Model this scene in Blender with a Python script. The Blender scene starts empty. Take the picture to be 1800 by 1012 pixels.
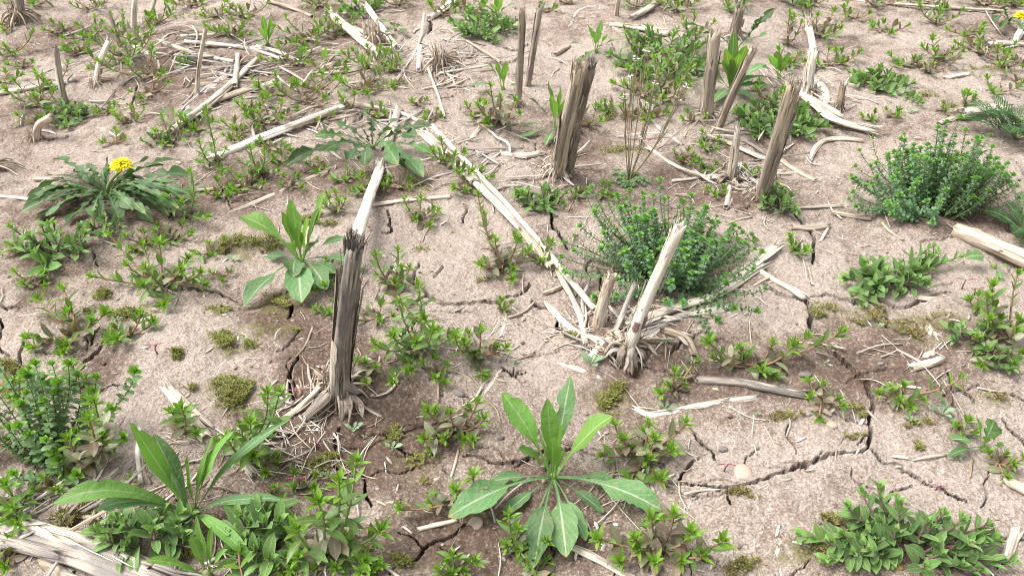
import bpy, math, random
import numpy as np
from mathutils import Matrix, Vector

# ------------------------------------------------------------------ camera, sky, sun, exposure
SC = bpy.context.scene
COL = SC.collection
CAM_H, PITCH, FPX = 0.50, math.radians(38.0), 1386.0     # camera height (m), pitch below the horizon, focal length in photo pixels
cam_data = bpy.data.cameras.new('camera')
cam_data.sensor_width = 36.0
cam_data.lens = 36.0 * FPX / 1800.0
cam_data.clip_start = 0.01
cam_data.clip_end = 3000.0
cam_data.dof.use_dof = True
cam_data.dof.focus_distance = 0.72
cam_data.dof.aperture_fstop = 45.0
cam = bpy.data.objects.new('camera', cam_data)
cam.location = (0, 0, CAM_H)
cam.rotation_euler = (math.pi / 2 - PITCH, 0, 0)
COL.objects.link(cam)
SC.camera = cam

SUN_EL, SUN_AZ = math.radians(60), math.radians(-88)      # azimuth from +Y (away from the camera), clockwise
world = bpy.data.worlds.new('World')
SC.world = world
world.use_nodes = True
wn, wl = world.node_tree.nodes, world.node_tree.links
for n in list(wn):
    wn.remove(n)
w_out = wn.new('ShaderNodeOutputWorld')
w_bg = wn.new('ShaderNodeBackground')
w_sky = wn.new('ShaderNodeTexSky')
w_sky.sky_type = 'NISHITA'
w_sky.sun_disc = False
w_sky.sun_elevation = SUN_EL
w_sky.sun_rotation = SUN_AZ
w_sky.air_density = 1.0
w_sky.dust_density = 4.0
w_sky.ozone_density = 1.0
w_hsv = wn.new('ShaderNodeHueSaturation')
w_hsv.inputs['Saturation'].default_value = 0.22           # overcast: the blue is veiled by cloud
wl.new(w_sky.outputs[0], w_hsv.inputs['Color'])
wl.new(w_hsv.outputs[0], w_bg.inputs['Color'])
w_bg.inputs['Strength'].default_value = 0.105
wl.new(w_bg.outputs[0], w_out.inputs['Surface'])

sun_data = bpy.data.lights.new('sun', 'SUN')
sun_data.energy = 1.5
sun_data.angle = math.radians(34)
sun_data.color = (1.0, 0.975, 0.94)
sun = bpy.data.objects.new('sun', sun_data)
sd = Vector((math.sin(SUN_AZ) * math.cos(SUN_EL), math.cos(SUN_AZ) * math.cos(SUN_EL), math.sin(SUN_EL)))
sun.rotation_euler = sd.to_track_quat('Z', 'Y').to_euler()
sun.location = (0, 0, 3)
COL.objects.link(sun)

SC.view_settings.view_transform = 'Standard'
SC.view_settings.look = 'None'
SC.view_settings.gamma = 1.0
SC.view_settings.exposure = 1.50
SC.view_settings.use_curve_mapping = False
SC.render.engine = 'CYCLES'
SC.cycles.max_bounces = 6
SC.cycles.diffuse_bounces = 3
SC.cycles.glossy_bounces = 2
SC.cycles.transmission_bounces = 3
SC.cycles.transparent_max_bounces = 4
SC.cycles.use_adaptive_sampling = True
SC.cycles.adaptive_threshold = 0.012
SC.cycles.filter_width = 1.05
SC.cycles.use_denoising = True

# ------------------------------------------------------------------ geometry of the place
FWD = np.array([0.0, math.cos(PITCH), -math.sin(PITCH)])
UPV = np.array([0.0, math.sin(PITCH), math.cos(PITCH)])


def P(x, y, z=0.0):
    """Point of the place at height z seen in direction (x, y)."""
    d = FWD + np.array([1.0, 0, 0]) * ((x - 900.0) / FPX) + UPV * ((506.0 - y) / FPX)
    t = (z - CAM_H) / d[2]
    return np.array([0, 0, CAM_H]) + d * t


def mpp(y):
    """Metres on the ground for one photo pixel at row y."""
    return CAM_H / ((y - 506.0 + FPX * math.tan(PITCH)) * math.cos(PITCH))


def _hash(ix, iy, seed):
    h = (ix.astype(np.int64) * 374761393 + iy.astype(np.int64) * 668265263 + seed * 974634777) & 0xFFFFFFFF
    h = ((h ^ (h >> 13)) * 1274126177) & 0xFFFFFFFF
    h = ((h ^ (h >> 16)) * 2246822519) & 0xFFFFFFFF
    return ((h ^ (h >> 15)) & 0xFFFFFF) / float(0xFFFFFF)


def vnoise(x, y, seed=0):
    ix, iy = np.floor(x), np.floor(y)
    fx, fy = x - ix, y - iy
    fx = fx * fx * fx * (fx * (fx * 6 - 15) + 10)
    fy = fy * fy * fy * (fy * (fy * 6 - 15) + 10)
    a, b = _hash(ix, iy, seed), _hash(ix + 1, iy, seed)
    c, d = _hash(ix, iy + 1, seed), _hash(ix + 1, iy + 1, seed)
    return (a * (1 - fx) + b * fx) * (1 - fy) + (c * (1 - fx) + d * fx) * fy - 0.5


def fbm(x, y, seed, octs=4, gain=0.5):
    s, a = 0.0, 1.0
    for k in range(octs):
        s = s + a * vnoise(x * 2.03 ** k + 17.3 * k, y * 2.03 ** k - 9.1 * k, seed + k)
        a *= gain
    return s


# hollows and rises: (x, y, radius px, metres)
RISES = [(600, 690, 80, .006), (1100, 615, 90, .008), (1000, 300, 70, .006), (1345, 340, 60, .006), (660, 80, 60, .012), (770, 110, 60, .012),
         (1120, 650, 25, -.014), (1085, 640, 18, -.012), (300, 60, 70, .015), (560, 560, 60, -.006), (1480, 690, 120, .004), (350, 620, 130, .006),
         (830, 480, 110, .006), (1680, 620, 80, .009), (1380, 900, 160, .005), (620, 800, 90, -.004), (1450, 70, 70, -.008), (40, 40, 40, .01)]
RISES = [(P(x, y), r * mpp(y), a) for x, y, r, a in RISES]


def base_height(x, y):
    z = 0.024 * fbm(x * 3.1, y * 3.1, 3, 2) + 0.012 * fbm(x * 11, y * 11, 11, 3) + 0.003 * fbm(x * 45, y * 45, 23, 2)
    for c, r, a in RISES:
        d2 = ((x - c[0]) ** 2 + (y - c[1]) ** 2) / (r * r)
        z = z + a * np.exp(-d2 * 1.6)
    return z


_TX, _TY, _TS = -3.4, -0.8, 0.005
_TAB = base_height(*np.meshgrid(np.arange(_TX, 3.4, _TS), np.arange(_TY, 5.8, _TS)))


def gh(x, y):
    """Height of the soil at (x, y), from a table."""
    i, j = (y - _TY) / _TS, (x - _TX) / _TS
    i, j = min(max(i, 0), _TAB.shape[0] - 2.001), min(max(j, 0), _TAB.shape[1] - 2.001)
    a, b = int(i), int(j)
    u, v = i - a, j - b
    return float((_TAB[a, b] * (1 - v) + _TAB[a, b + 1] * v) * (1 - u) + (_TAB[a + 1, b] * (1 - v) + _TAB[a + 1, b + 1] * v) * u)


def G(x, y, up=0.0):
    """Point on the ground seen in direction (x, y); up metres above it."""
    p = P(x, y, 0.0)
    for _ in range(4):
        p = P(x, y, gh(p[0], p[1]))
    p[2] += up
    return p


# ------------------------------------------------------------------ materials
MATS = {}


def new_mat(name):
    m = bpy.data.materials.new(name)
    m.use_nodes = True
    nt = m.node_tree
    for n in list(nt.nodes):
        nt.nodes.remove(n)
    out = nt.nodes.new('ShaderNodeOutputMaterial')
    MATS[name] = m
    return m, nt, out


def nd(nt, typ, **kw):
    n = nt.nodes.new(typ)
    for k, v in kw.items():
        if k.startswith('i_'):
            n.inputs[k[2:].replace('_', ' ')].default_value = v
        else:
            setattr(n, k, v)
    return n


def mathn(nt, op, a, b=None, c=None, clamp=False):
    n = nt.nodes.new('ShaderNodeMath')
    n.operation = op
    n.use_clamp = clamp
    for i, v in enumerate((a, b, c)):
        if v is None:
            continue
        if isinstance(v, (int, float)):
            n.inputs[i].default_value = v
        else:
            nt.links.new(v, n.inputs[i])
    return n.outputs[0]


def mixc(nt, fac, a, b, mode='MIX'):
    n = nt.nodes.new('ShaderNodeMix')
    n.data_type = 'RGBA'
    n.blend_type = mode
    n.clamp_factor = True
    for i, v in ((0, fac), (6, a), (7, b)):
        if isinstance(v, (int, float)):
            n.inputs[i].default_value = v
        elif isinstance(v, tuple):
            n.inputs[i].default_value = (*v, 1.0)
        else:
            nt.links.new(v, n.inputs[i])
    return n.outputs[2]


def ramp(nt, v, lo, hi):
    n = nt.nodes.new('ShaderNodeMapRange')
    n.interpolation_type = 'SMOOTHSTEP'
    n.inputs['From Min'].default_value = lo
    n.inputs['From Max'].default_value = hi
    nt.links.new(v, n.inputs['Value'])
    return n.outputs[0]


def noise(nt, vec, scale, detail=3.0, rough=0.55, dist=0.0):
    n = nt.nodes.new('ShaderNodeTexNoise')
    n.inputs['Scale'].default_value = scale
    n.inputs['Detail'].default_value = detail
    n.inputs['Roughness'].default_value = rough
    n.inputs['Distortion'].default_value = dist
    if vec is not None:
        nt.links.new(vec, n.inputs['Vector'])
    return n.outputs[0]


def soil_material():
    m, nt, out = new_mat('soil')
    geo = nd(nt, 'ShaderNodeNewGeometry')
    pos = geo.outputs['Position']
    att = nd(nt, 'ShaderNodeAttribute', attribute_name='soil')
    sep = nd(nt, 'ShaderNodeSeparateXYZ')
    nt.links.new(att.outputs['Vector'], sep.inputs[0])
    moist, moss, crust = sep.outputs
    big = noise(nt, pos, 6, 5, 0.62, 0.6)
    mid = noise(nt, pos, 45, 5, 0.62, 0.3)
    fine = noise(nt, pos, 260, 4, 0.65)
    grain = noise(nt, pos, 900, 2, 0.6)
    fleck = noise(nt, pos, 500, 4, 0.72, 0.3)
    f = mathn(nt, 'ADD', moist, mathn(nt, 'MULTIPLY', mathn(nt, 'SUBTRACT', big, 0.5), 1.3))
    f = mathn(nt, 'ADD', f, mathn(nt, 'MULTIPLY', mathn(nt, 'SUBTRACT', mid, 0.5), 1.2))
    damp = ramp(nt, f, 0.0, 1.0)
    base = mixc(nt, damp, (0.275, 0.205, 0.162), (0.125, 0.083, 0.062))
    base = mixc(nt, mathn(nt, 'MULTIPLY', ramp(nt, fine, 0.45, 0.65), 0.45), base, (0.31, 0.24, 0.193))
    pale = mixc(nt, ramp(nt, grain, 0.4, 0.65), (0.435, 0.368, 0.316), (0.59, 0.52, 0.463))
    # pale dried flecks of the crust: dense where dry, sparse where damp
    pale_mask = mathn(nt, 'SUBTRACT', fleck, mathn(nt, 'MULTIPLY', damp, 0.21))
    pale_mask = mathn(nt, 'ADD', pale_mask, mathn(nt, 'MULTIPLY', mathn(nt, 'SUBTRACT', fine, 0.5), 0.35))
    c = mixc(nt, mathn(nt, 'MULTIPLY', ramp(nt, pale_mask, 0.33, 0.60), 0.88), base, pale)
    dk = ramp(nt, noise(nt, pos, 610, 3, 0.7), 0.62, 0.74)
    c = mixc(nt, mathn(nt, 'MULTIPLY', dk, 0.5), c, (0.10, 0.068, 0.052))
    vor = nd(nt, 'ShaderNodeTexVoronoi', i_Scale=170.0)
    nt.links.new(pos, vor.inputs['Vector'])
    pore = mathn(nt, 'MULTIPLY', ramp(nt, vor.outputs['Distance'], 0.16, 0.05), ramp(nt, mid, 0.42, 0.6))
    c = mixc(nt, mathn(nt, 'MULTIPLY', pore, 0.55), c, (0.12, 0.08, 0.06))
    # algal and mossy film
    mf = mathn(nt, 'MULTIPLY', moss, ramp(nt, noise(nt, pos, 130, 4, 0.7), 0.42, 0.6))
    c = mixc(nt, mathn(nt, 'MULTIPLY', mf, 0.85), c, (0.15, 0.145, 0.04))
    b = nd(nt, 'ShaderNodeBsdfPrincipled')
    b.inputs['Roughness'].default_value = 0.95
    b.inputs['Specular IOR Level'].default_value = 0.12
    nt.links.new(c, b.inputs['Base Color'])
    hgt = mathn(nt, 'ADD', mathn(nt, 'MULTIPLY', fleck, 1.1), mathn(nt, 'MULTIPLY', grain, 0.35))
    hgt = mathn(nt, 'ADD', hgt, mathn(nt, 'MULTIPLY', mid, 1.3))
    hgt = mathn(nt, 'SUBTRACT', hgt, mathn(nt, 'MULTIPLY', pore, 0.6))
    bump = nd(nt, 'ShaderNodeBump')
    bump.inputs['Strength'].default_value = 0.9
    bump.inputs['Distance'].default_value = 0.0026
    nt.links.new(hgt, bump.inputs['Height'])
    nt.links.new(bump.outputs[0], b.inputs['Normal'])
    nt.links.new(b.outputs[0], out.inputs['Surface'])


def leaf_material(name, col, col2, rib=None, rib_w=0.0, rough=0.5, trans=0.3, sheen=0.0, dirt=0.25, veins=0.0, edge=None, vary=0.22, tipcol=None, wear=0.0, quilt=0.35):
    """col/col2: two leaf tones mixed by patches and per leaf; rib: midrib colour; lc attribute = (across -1..1, along 0..1, random)."""
    col, col2, rib, edge = (c and tuple(k * 0.80 for k in c) for c in (col, col2, rib, edge))
    m, nt, out = new_mat(name)
    att = nd(nt, 'ShaderNodeAttribute', attribute_name='lc')
    sep = nd(nt, 'ShaderNodeSeparateXYZ')
    nt.links.new(att.outputs['Vector'], sep.inputs[0])
    u, v, rnd = sep.outputs
    oi = nd(nt, 'ShaderNodeObjectInfo')
    geo = nd(nt, 'ShaderNodeNewGeometry')
    pos = geo.outputs['Position']
    r = mathn(nt, 'FRACT', mathn(nt, 'ADD', mathn(nt, 'ADD', oi.outputs['Random'], geo.outputs['Random Per Island']), rnd))
    n1 = noise(nt, pos, 160, 3)
    f = mathn(nt, 'ADD', mathn(nt, 'MULTIPLY', r, 0.75), mathn(nt, 'MULTIPLY', mathn(nt, 'SUBTRACT', n1, 0.38), 0.9), clamp=True)
    c = mixc(nt, f, col, col2)
    if tipcol:
        c = mixc(nt, ramp(nt, v, 0.45, 1.0), c, tipcol)
    au = mathn(nt, 'ABSOLUTE', u)
    if veins:
        w = nd(nt, 'ShaderNodeTexWave', wave_type='BANDS', bands_direction='Y')
        cmb = nd(nt, 'ShaderNodeCombineXYZ')
        nt.links.new(mathn(nt, 'MULTIPLY', au, 0.0), cmb.inputs[0])
        nt.links.new(mathn(nt, 'SUBTRACT', v, mathn(nt, 'MULTIPLY', au, 0.22)), cmb.inputs[1])
        nt.links.new(cmb.outputs[0], w.inputs['Vector'])
        w.inputs['Scale'].default_value = 3.2
        w.inputs['Distortion'].default_value = 1.2
        c = mixc(nt, mathn(nt, 'MULTIPLY', ramp(nt, w.outputs['Fac'], 0.8, 1.0), veins), c, rib or (0.3, 0.4, 0.2))
    if rib:
        fr = ramp(nt, au, rib_w, rib_w * 0.3)
        c = mixc(nt, mathn(nt, 'MULTIPLY', fr, 0.8), c, rib)
    if edge:
        c = mixc(nt, mathn(nt, 'MULTIPLY', ramp(nt, au, 0.7, 1.0), 0.6), c, edge)
    if dirt:
        dn = ramp(nt, noise(nt, pos, 420, 3, 0.6), 0.58, 0.72)
        c = mixc(nt, mathn(nt, 'MULTIPLY', dn, dirt), c, (0.36, 0.30, 0.24))
    if wear:
        # dust in blotches, browned tip, small pale nibbles
        bl = ramp(nt, noise(nt, pos, 70, 4, 0.65, 0.5), 0.52, 0.72)
        c = mixc(nt, mathn(nt, 'MULTIPLY', bl, wear), c, (0.30, 0.27, 0.17))
        tp = mathn(nt, 'ADD', v, mathn(nt, 'MULTIPLY', mathn(nt, 'SUBTRACT', n1, 0.5), 0.25))
        c = mixc(nt, mathn(nt, 'MULTIPLY', ramp(nt, tp, 0.93, 1.02), wear * 1.6), c, (0.33, 0.25, 0.08))
        sp = ramp(nt, noise(nt, pos, 240, 2, 0.5), 0.70, 0.74)
        c = mixc(nt, mathn(nt, 'MULTIPLY', sp, wear * 1.5), c, (0.40, 0.36, 0.22))
    hsv = nd(nt, 'ShaderNodeHueSaturation')
    nt.links.new(c, hsv.inputs['Color'])
    r2 = mathn(nt, 'FRACT', mathn(nt, 'MULTIPLY', r, 7.31))
    nt.links.new(mathn(nt, 'ADD', mathn(nt, 'MULTIPLY', r2, vary * 2), 1.0 - vary), hsv.inputs['Value'])
    nt.links.new(mathn(nt, 'ADD', mathn(nt, 'MULTIPLY', r, 0.03), 0.485), hsv.inputs['Hue'])
    c = hsv.outputs[0]
    b = nd(nt, 'ShaderNodeBsdfPrincipled')
    b.inputs['Roughness'].default_value = rough
    b.inputs['Specular IOR Level'].default_value = 0.4
    if sheen:
        b.inputs['Sheen Weight'].default_value = sheen
        b.inputs['Sheen Roughness'].default_value = 0.6
        b.inputs['Sheen Tint'].default_value = (0.85, 0.9, 0.8, 1)
    nt.links.new(c, b.inputs['Base Color'])
    bump = nd(nt, 'ShaderNodeBump')
    bump.inputs['Strength'].default_value = quilt
    bump.inputs['Distance'].default_value = 0.0012
    nt.links.new(noise(nt, pos, 330, 2), bump.inputs['Height'])
    nt.links.new(bump.outputs[0], b.inputs['Normal'])
    t = nd(nt, 'ShaderNodeBsdfTranslucent')
    tc = mixc(nt, 1.0, c, (1.25, 1.3, 0.55), 'MULTIPLY')
    nt.links.new(tc, t.inputs['Color'])
    mx = nd(nt, 'ShaderNodeMixShader')
    mx.inputs[0].default_value = trans
    nt.links.new(b.outputs[0], mx.inputs[1])
    nt.links.new(t.outputs[0], mx.inputs[2])
    nt.links.new(mx.outputs[0], out.inputs['Surface'])


def straw_material(name, pale, mid, dark, dark_amt=0.3, grey=(0.33, 0.30, 0.27), grey_amt=0.3, rough=0.75, fibre=1.0):
    """Dead maize stalk: fibres run along the piece (lc.x around in turns, lc.y along in metres)."""
    pale, mid, dark, grey = (tuple(k * 0.84 for k in c) for c in (pale, mid, dark, grey))
    m, nt, out = new_mat(name)
    att = nd(nt, 'ShaderNodeAttribute', attribute_name='lc')
    sep = nd(nt, 'ShaderNodeSeparateXYZ')
    nt.links.new(att.outputs['Vector'], sep.inputs[0])
    u, v, rnd = sep.outputs
    oi = nd(nt, 'ShaderNodeObjectInfo')
    off = mathn(nt, 'MULTIPLY', oi.outputs['Random'], 37.0)
    cmb = nd(nt, 'ShaderNodeCombineXYZ')
    nt.links.new(mathn(nt, 'MULTIPLY', u, 26.0), cmb.inputs[0])
    nt.links.new(mathn(nt, 'MULTIPLY', v, 22.0), cmb.inputs[1])
    nt.links.new(off, cmb.inputs[2])
    fib = noise(nt, cmb.outputs[0], 1.0, 4, 0.65, 0.2)
    cmb2 = nd(nt, 'ShaderNodeCombineXYZ')
    nt.links.new(mathn(nt, 'MULTIPLY', u, 5.0), cmb2.inputs[0])
    nt.links.new(mathn(nt, 'MULTIPLY', v, 24.0), cmb2.inputs[1])
    nt.links.new(off, cmb2.inputs[2])
    pat = noise(nt, cmb2.outputs[0], 1.0, 4, 0.6, 0.5)
    geo = nd(nt, 'ShaderNodeNewGeometry')
    spk = noise(nt, geo.outputs['Position'], 600, 3, 0.6)
    c = mixc(nt, ramp(nt, fib, 0.40, 0.58), mid, pale)
    c = mixc(nt, mathn(nt, 'MULTIPLY', ramp(nt, pat, 0.60 - grey_amt * 0.45, 0.78 - grey_amt * 0.4), min(1.0, grey_amt * 2)), c, grey)
    fd = mathn(nt, 'ADD', mathn(nt, 'MULTIPLY', fib, 0.6), mathn(nt, 'MULTIPLY', pat, 0.4))
    c = mixc(nt, mathn(nt, 'MULTIPLY', ramp(nt, fd, 0.50 - dark_amt * 0.05, 0.36 - dark_amt * 0.05), min(1.0, dark_amt * 2.4)), c, dark)
    c = mixc(nt, mathn(nt, 'MULTIPLY', ramp(nt, spk, 0.60, 0.72), 0.4), c, dark)
    hsv = nd(nt, 'ShaderNodeHueSaturation')
    nt.links.new(c, hsv.inputs['Color'])
    nt.links.new(mathn(nt, 'ADD', mathn(nt, 'MULTIPLY', oi.outputs['Random'], 0.28), 0.84), hsv.inputs['Value'])
    b = nd(nt, 'ShaderNodeBsdfPrincipled')
    b.inputs['Roughness'].default_value = rough
    b.inputs['Specular IOR Level'].default_value = 0.22
    nt.links.new(hsv.outputs[0], b.inputs['Base Color'])
    bump = nd(nt, 'ShaderNodeBump')
    bump.inputs['Strength'].default_value = 0.8 * fibre
    bump.inputs['Distance'].default_value = 0.0014
    nt.links.new(fib, bump.inputs['Height'])
    nt.links.new(bump.outputs[0], b.inputs['Normal'])
    nt.links.new(b.outputs[0], out.inputs['Surface'])


def plain_material(name, col, col2, scale=300, rough=0.8, sheen=0.0):
    m, nt, out = new_mat(name)
    geo = nd(nt, 'ShaderNodeNewGeometry')
    oi = nd(nt, 'ShaderNodeObjectInfo')
    n = noise(nt, geo.outputs['Position'], scale, 4, 0.6)
    f = mathn(nt, 'ADD', ramp(nt, n, 0.3, 0.7), mathn(nt, 'MULTIPLY', mathn(nt, 'SUBTRACT', geo.outputs['Random Per Island'], 0.5), 0.7), clamp=True)
    c = mixc(nt, f, col, col2)
    b = nd(nt, 'ShaderNodeBsdfPrincipled')
    b.inputs['Roughness'].default_value = rough
    b.inputs['Specular IOR Level'].default_value = 0.25
    b.inputs['Sheen Weight'].default_value = sheen
    nt.links.new(c, b.inputs['Base Color'])
    bump = nd(nt, 'ShaderNodeBump')
    bump.inputs['Strength'].default_value = 0.5
    bump.inputs['Distance'].default_value = 0.001
    nt.links.new(n, bump.inputs['Height'])
    nt.links.new(bump.outputs[0], b.inputs['Normal'])
    nt.links.new(b.outputs[0], out.inputs['Surface'])


soil_material()
leaf_material('speedwell_leaf', (0.13, 0.235, 0.055), (0.20, 0.315, 0.085), rib=(0.27, 0.38, 0.16), rib_w=0.16, rough=0.42, trans=0.32)
leaf_material('speedwell_tip', (0.19, 0.37, 0.045), (0.27, 0.46, 0.06), rough=0.45, trans=0.38, dirt=0.05)
leaf_material('speedwell_old', (0.30, 0.225, 0.155), (0.225, 0.26, 0.14), rib=(0.38, 0.30, 0.23), rib_w=0.18, rough=0.42, trans=0.22, dirt=0.35, vary=0.4)
leaf_material('sandwort_leaf', (0.13, 0.275, 0.135), (0.25, 0.415, 0.215), rough=0.5, trans=0.34, dirt=0.06, edge=(0.33, 0.47, 0.28), vary=0.3)
leaf_material('sandwort_tip', (0.165, 0.385, 0.09), (0.28, 0.52, 0.14), rough=0.5, trans=0.36, dirt=0.0, edge=(0.40, 0.58, 0.22))
leaf_material('loose_leaf', (0.15, 0.275, 0.11), (0.25, 0.39, 0.17), rough=0.5, trans=0.34, dirt=0.1, edge=(0.34, 0.45, 0.23))
leaf_material('loose_tip', (0.20, 0.40, 0.06), (0.31, 0.53, 0.09), rough=0.5, trans=0.38, dirt=0.0)
leaf_material('mouse_ear_leaf', (0.105, 0.225, 0.055), (0.20, 0.345, 0.09), rib=(0.30, 0.40, 0.16), rib_w=0.14, rough=0.6, trans=0.3, sheen=0.12, dirt=0.1, edge=(0.33, 0.45, 0.20), vary=0.32)
leaf_material('mouse_ear_tip', (0.175, 0.33, 0.07), (0.26, 0.44, 0.105), rib=(0.34, 0.47, 0.19), rib_w=0.12, rough=0.55, trans=0.32, sheen=0.15, dirt=0.0, edge=(0.36, 0.49, 0.22))
leaf_material('rosette_leaf', (0.10, 0.235, 0.078), (0.175, 0.325, 0.11), rib=(0.46, 0.54, 0.37), rib_w=0.11, rough=0.55, trans=0.28, dirt=0.3, veins=0.16, wear=0.34, quilt=0.8)
leaf_material('rosette_young', (0.15, 0.33, 0.055), (0.225, 0.42, 0.085), rib=(0.40, 0.54, 0.24), rib_w=0.10, rough=0.55, trans=0.36, dirt=0.1, veins=0.18, wear=0.18, quilt=0.8)
leaf_material('dandelion_leaf', (0.05, 0.12, 0.035), (0.11, 0.215, 0.06), rib=(0.24, 0.28, 0.16), rib_w=0.14, rough=0.5, trans=0.25, dirt=0.2, veins=0.1, vary=0.34, wear=0.25, quilt=0.8)
leaf_material('seedling_leaf', (0.20, 0.32, 0.17), (0.32, 0.42, 0.27), rib=(0.38, 0.46, 0.32), rib_w=0.12, rough=0.5, trans=0.2, dirt=0.15)
leaf_material('feather_leaf', (0.05, 0.15, 0.045), (0.085, 0.22, 0.06), rough=0.55, trans=0.25, dirt=0.0)
leaf_material('yellow_leaf', (0.45, 0.30, 0.06), (0.38, 0.32, 0.10), rough=0.5, trans=0.3, dirt=0.3)
leaf_material('dead_leaf', (0.46, 0.34, 0.24), (0.58, 0.47, 0.35), rib=(0.62, 0.5, 0.38), rib_w=0.1, rough=0.7, trans=0.15, dirt=0.3)
leaf_material('moss_leaf', (0.14, 0.165, 0.028), (0.40, 0.40, 0.11), rough=0.7, trans=0.2, dirt=0.0, vary=0.4)
leaf_material('moss_brown', (0.13, 0.10, 0.035), (0.33, 0.27, 0.11), rough=0.8, trans=0.1, dirt=0.0, vary=0.4)
leaf_material('ligule', (0.98, 0.80, 0.015), (1.0, 0.90, 0.03), rough=0.55, trans=0.25, dirt=0.0, vary=0.05)
leaf_material('white_petal', (0.75, 0.75, 0.72), (0.8, 0.8, 0.78), rough=0.5, trans=0.2, dirt=0.0, vary=0.05)
straw_material('stalk_pale', (0.80, 0.72, 0.60), (0.52, 0.42, 0.31), (0.17, 0.12, 0.09), 0.34, grey=(0.40, 0.355, 0.315), grey_amt=0.28)
straw_material('stalk_white', (0.90, 0.84, 0.74), (0.66, 0.57, 0.46), (0.24, 0.18, 0.14), 0.24, grey=(0.50, 0.45, 0.40), grey_amt=0.16)
straw_material('stalk_tan', (0.68, 0.57, 0.44), (0.45, 0.35, 0.26), (0.13, 0.09, 0.07), 0.35, grey=(0.36, 0.32, 0.28), grey_amt=0.3)
straw_material('stalk_grey', (0.52, 0.45, 0.375), (0.30, 0.245, 0.20), (0.075, 0.06, 0.05), 0.45, grey=(0.20, 0.18, 0.165), grey_amt=0.45)
straw_material('stalk_bark', (0.52, 0.43, 0.345), (0.30, 0.235, 0.18), (0.075, 0.055, 0.043), 0.42, grey=(0.21, 0.185, 0.165), grey_amt=0.4)
straw_material('husk', (0.74, 0.68, 0.60), (0.46, 0.40, 0.34), (0.14, 0.11, 0.09), 0.42, grey=(0.40, 0.365, 0.335), grey_amt=0.38, rough=0.7)
straw_material('root', (0.52, 0.42, 0.31), (0.32, 0.235, 0.165), (0.08, 0.055, 0.04), 0.4, grey_amt=0.1)
straw_material('node_purple', (0.36, 0.22, 0.20), (0.22, 0.10, 0.11), (0.10, 0.05, 0.05), 0.3, grey_amt=0.0)
straw_material('husk_dark', (0.48, 0.42, 0.36), (0.30, 0.25, 0.21), (0.09, 0.07, 0.06), 0.5, grey=(0.26, 0.235, 0.22), grey_amt=0.45, rough=0.75)
plain_material('stem_green', (0.16, 0.22, 0.08), (0.24, 0.27, 0.12))
plain_material('stem_red', (0.27, 0.13, 0.10), (0.30, 0.20, 0.13))
plain_material('stem_purple', (0.15, 0.06, 0.09), (0.20, 0.11, 0.10), sheen=0.3)
plain_material('stem_dark', (0.13, 0.105, 0.06), (0.15, 0.15, 0.07))
plain_material('seedling_red', (0.25, 0.04, 0.06), (0.18, 0.08, 0.10))
plain_material('crumb', (0.17, 0.11, 0.08), (0.40, 0.31, 0.245), scale=120, rough=0.95)
plain_material('pebble', (0.13, 0.11, 0.105), (0.25, 0.215, 0.20), scale=200, rough=0.7)
plain_material('seed', (0.46, 0.335, 0.26), (0.54, 0.415, 0.33), scale=160, rough=0.5)

# ------------------------------------------------------------------ mesh helpers
def norm(v):
    v = np.asarray(v, float)
    n = math.sqrt(float(v @ v))
    return v / n if n > 1e-12 else np.array([0.0, 0, 1.0])


def cross(a, b):
    a, b = np.asarray(a), np.asarray(b)
    if a.ndim > 1:
        return np.cross(a, b)
    return np.array((a[1] * b[2] - a[2] * b[1], a[2] * b[0] - a[0] * b[2], a[0] * b[1] - a[1] * b[0]))


class MB:
    """Collects shapes; build() links them as ONE mesh object."""

    def __init__(self):
        self.v, self.lc, self.f, self.mi, self.n = [], [], [], [], 0
        self.mats = []

    def slot(self, mat):
        if mat not in self.mats:
            self.mats.append(mat)
        return self.mats.index(mat)

    def add(self, shape, mat, M=None):
        v, f, lc = shape
        v = np.asarray(v, float)
        if M is not None:
            v = v @ M[:3, :3].T + M[:3, 3]
        o = self.n
        self.v.append(v)
        self.lc.append(np.asarray(lc, float))
        s = self.slot(mat)
        self.f.extend([tuple(i + o for i in q) for q in f])
        self.mi.extend([s] * len(f))
        self.n += len(v)
        return self

    def mesh(self, name, smooth=True):
        me = bpy.data.meshes.new(name)
        v = np.concatenate(self.v)
        me.from_pydata(v.tolist(), [], self.f)
        for m in self.mats:
            me.materials.append(MATS[m])
        if len(self.mats) > 1:
            me.polygons.foreach_set('material_index', np.array(self.mi, np.int32))
        if smooth:
            me.polygons.foreach_set('use_smooth', np.ones(len(self.f), bool))
        a = me.attributes.new('lc', 'FLOAT_VECTOR', 'POINT')
        a.data.foreach_set('vector', np.concatenate(self.lc).astype(np.float32).ravel())
        me.update()
        return me

    def build(self, name, parent=None, loc=None, smooth=True):
        if not self.v:
            return None
        me = self.mesh(name, smooth)
        return link(name, me, parent, None if loc is None else mat4(loc))


def mat4(loc):
    M = np.eye(4)
    M[:3, 3] = loc
    return M


def link(name, me, parent=None, M=None):
    o = bpy.data.objects.new(name, me)
    COL.objects.link(o)
    if parent is not None:
        o.parent = parent
    if M is not None:
        o.matrix_basis = Matrix(M.tolist()) if isinstance(M, np.ndarray) else M
    return o


THINGS = []          # (object, description, x, y) for the labels written at the end


def thing(name, desc, cat, loc, px, group=None, near=None):
    o = bpy.data.objects.new(name, None)
    o.empty_display_size = 0.01
    COL.objects.link(o)
    o.location = loc
    tag(o, desc, cat, px, group)
    return o


def tag(o, desc, cat, px, group=None):
    o['category'] = cat
    if group:
        o['group'] = group
    THINGS.append([o, desc, px[0], px[1]])
    return o


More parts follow.
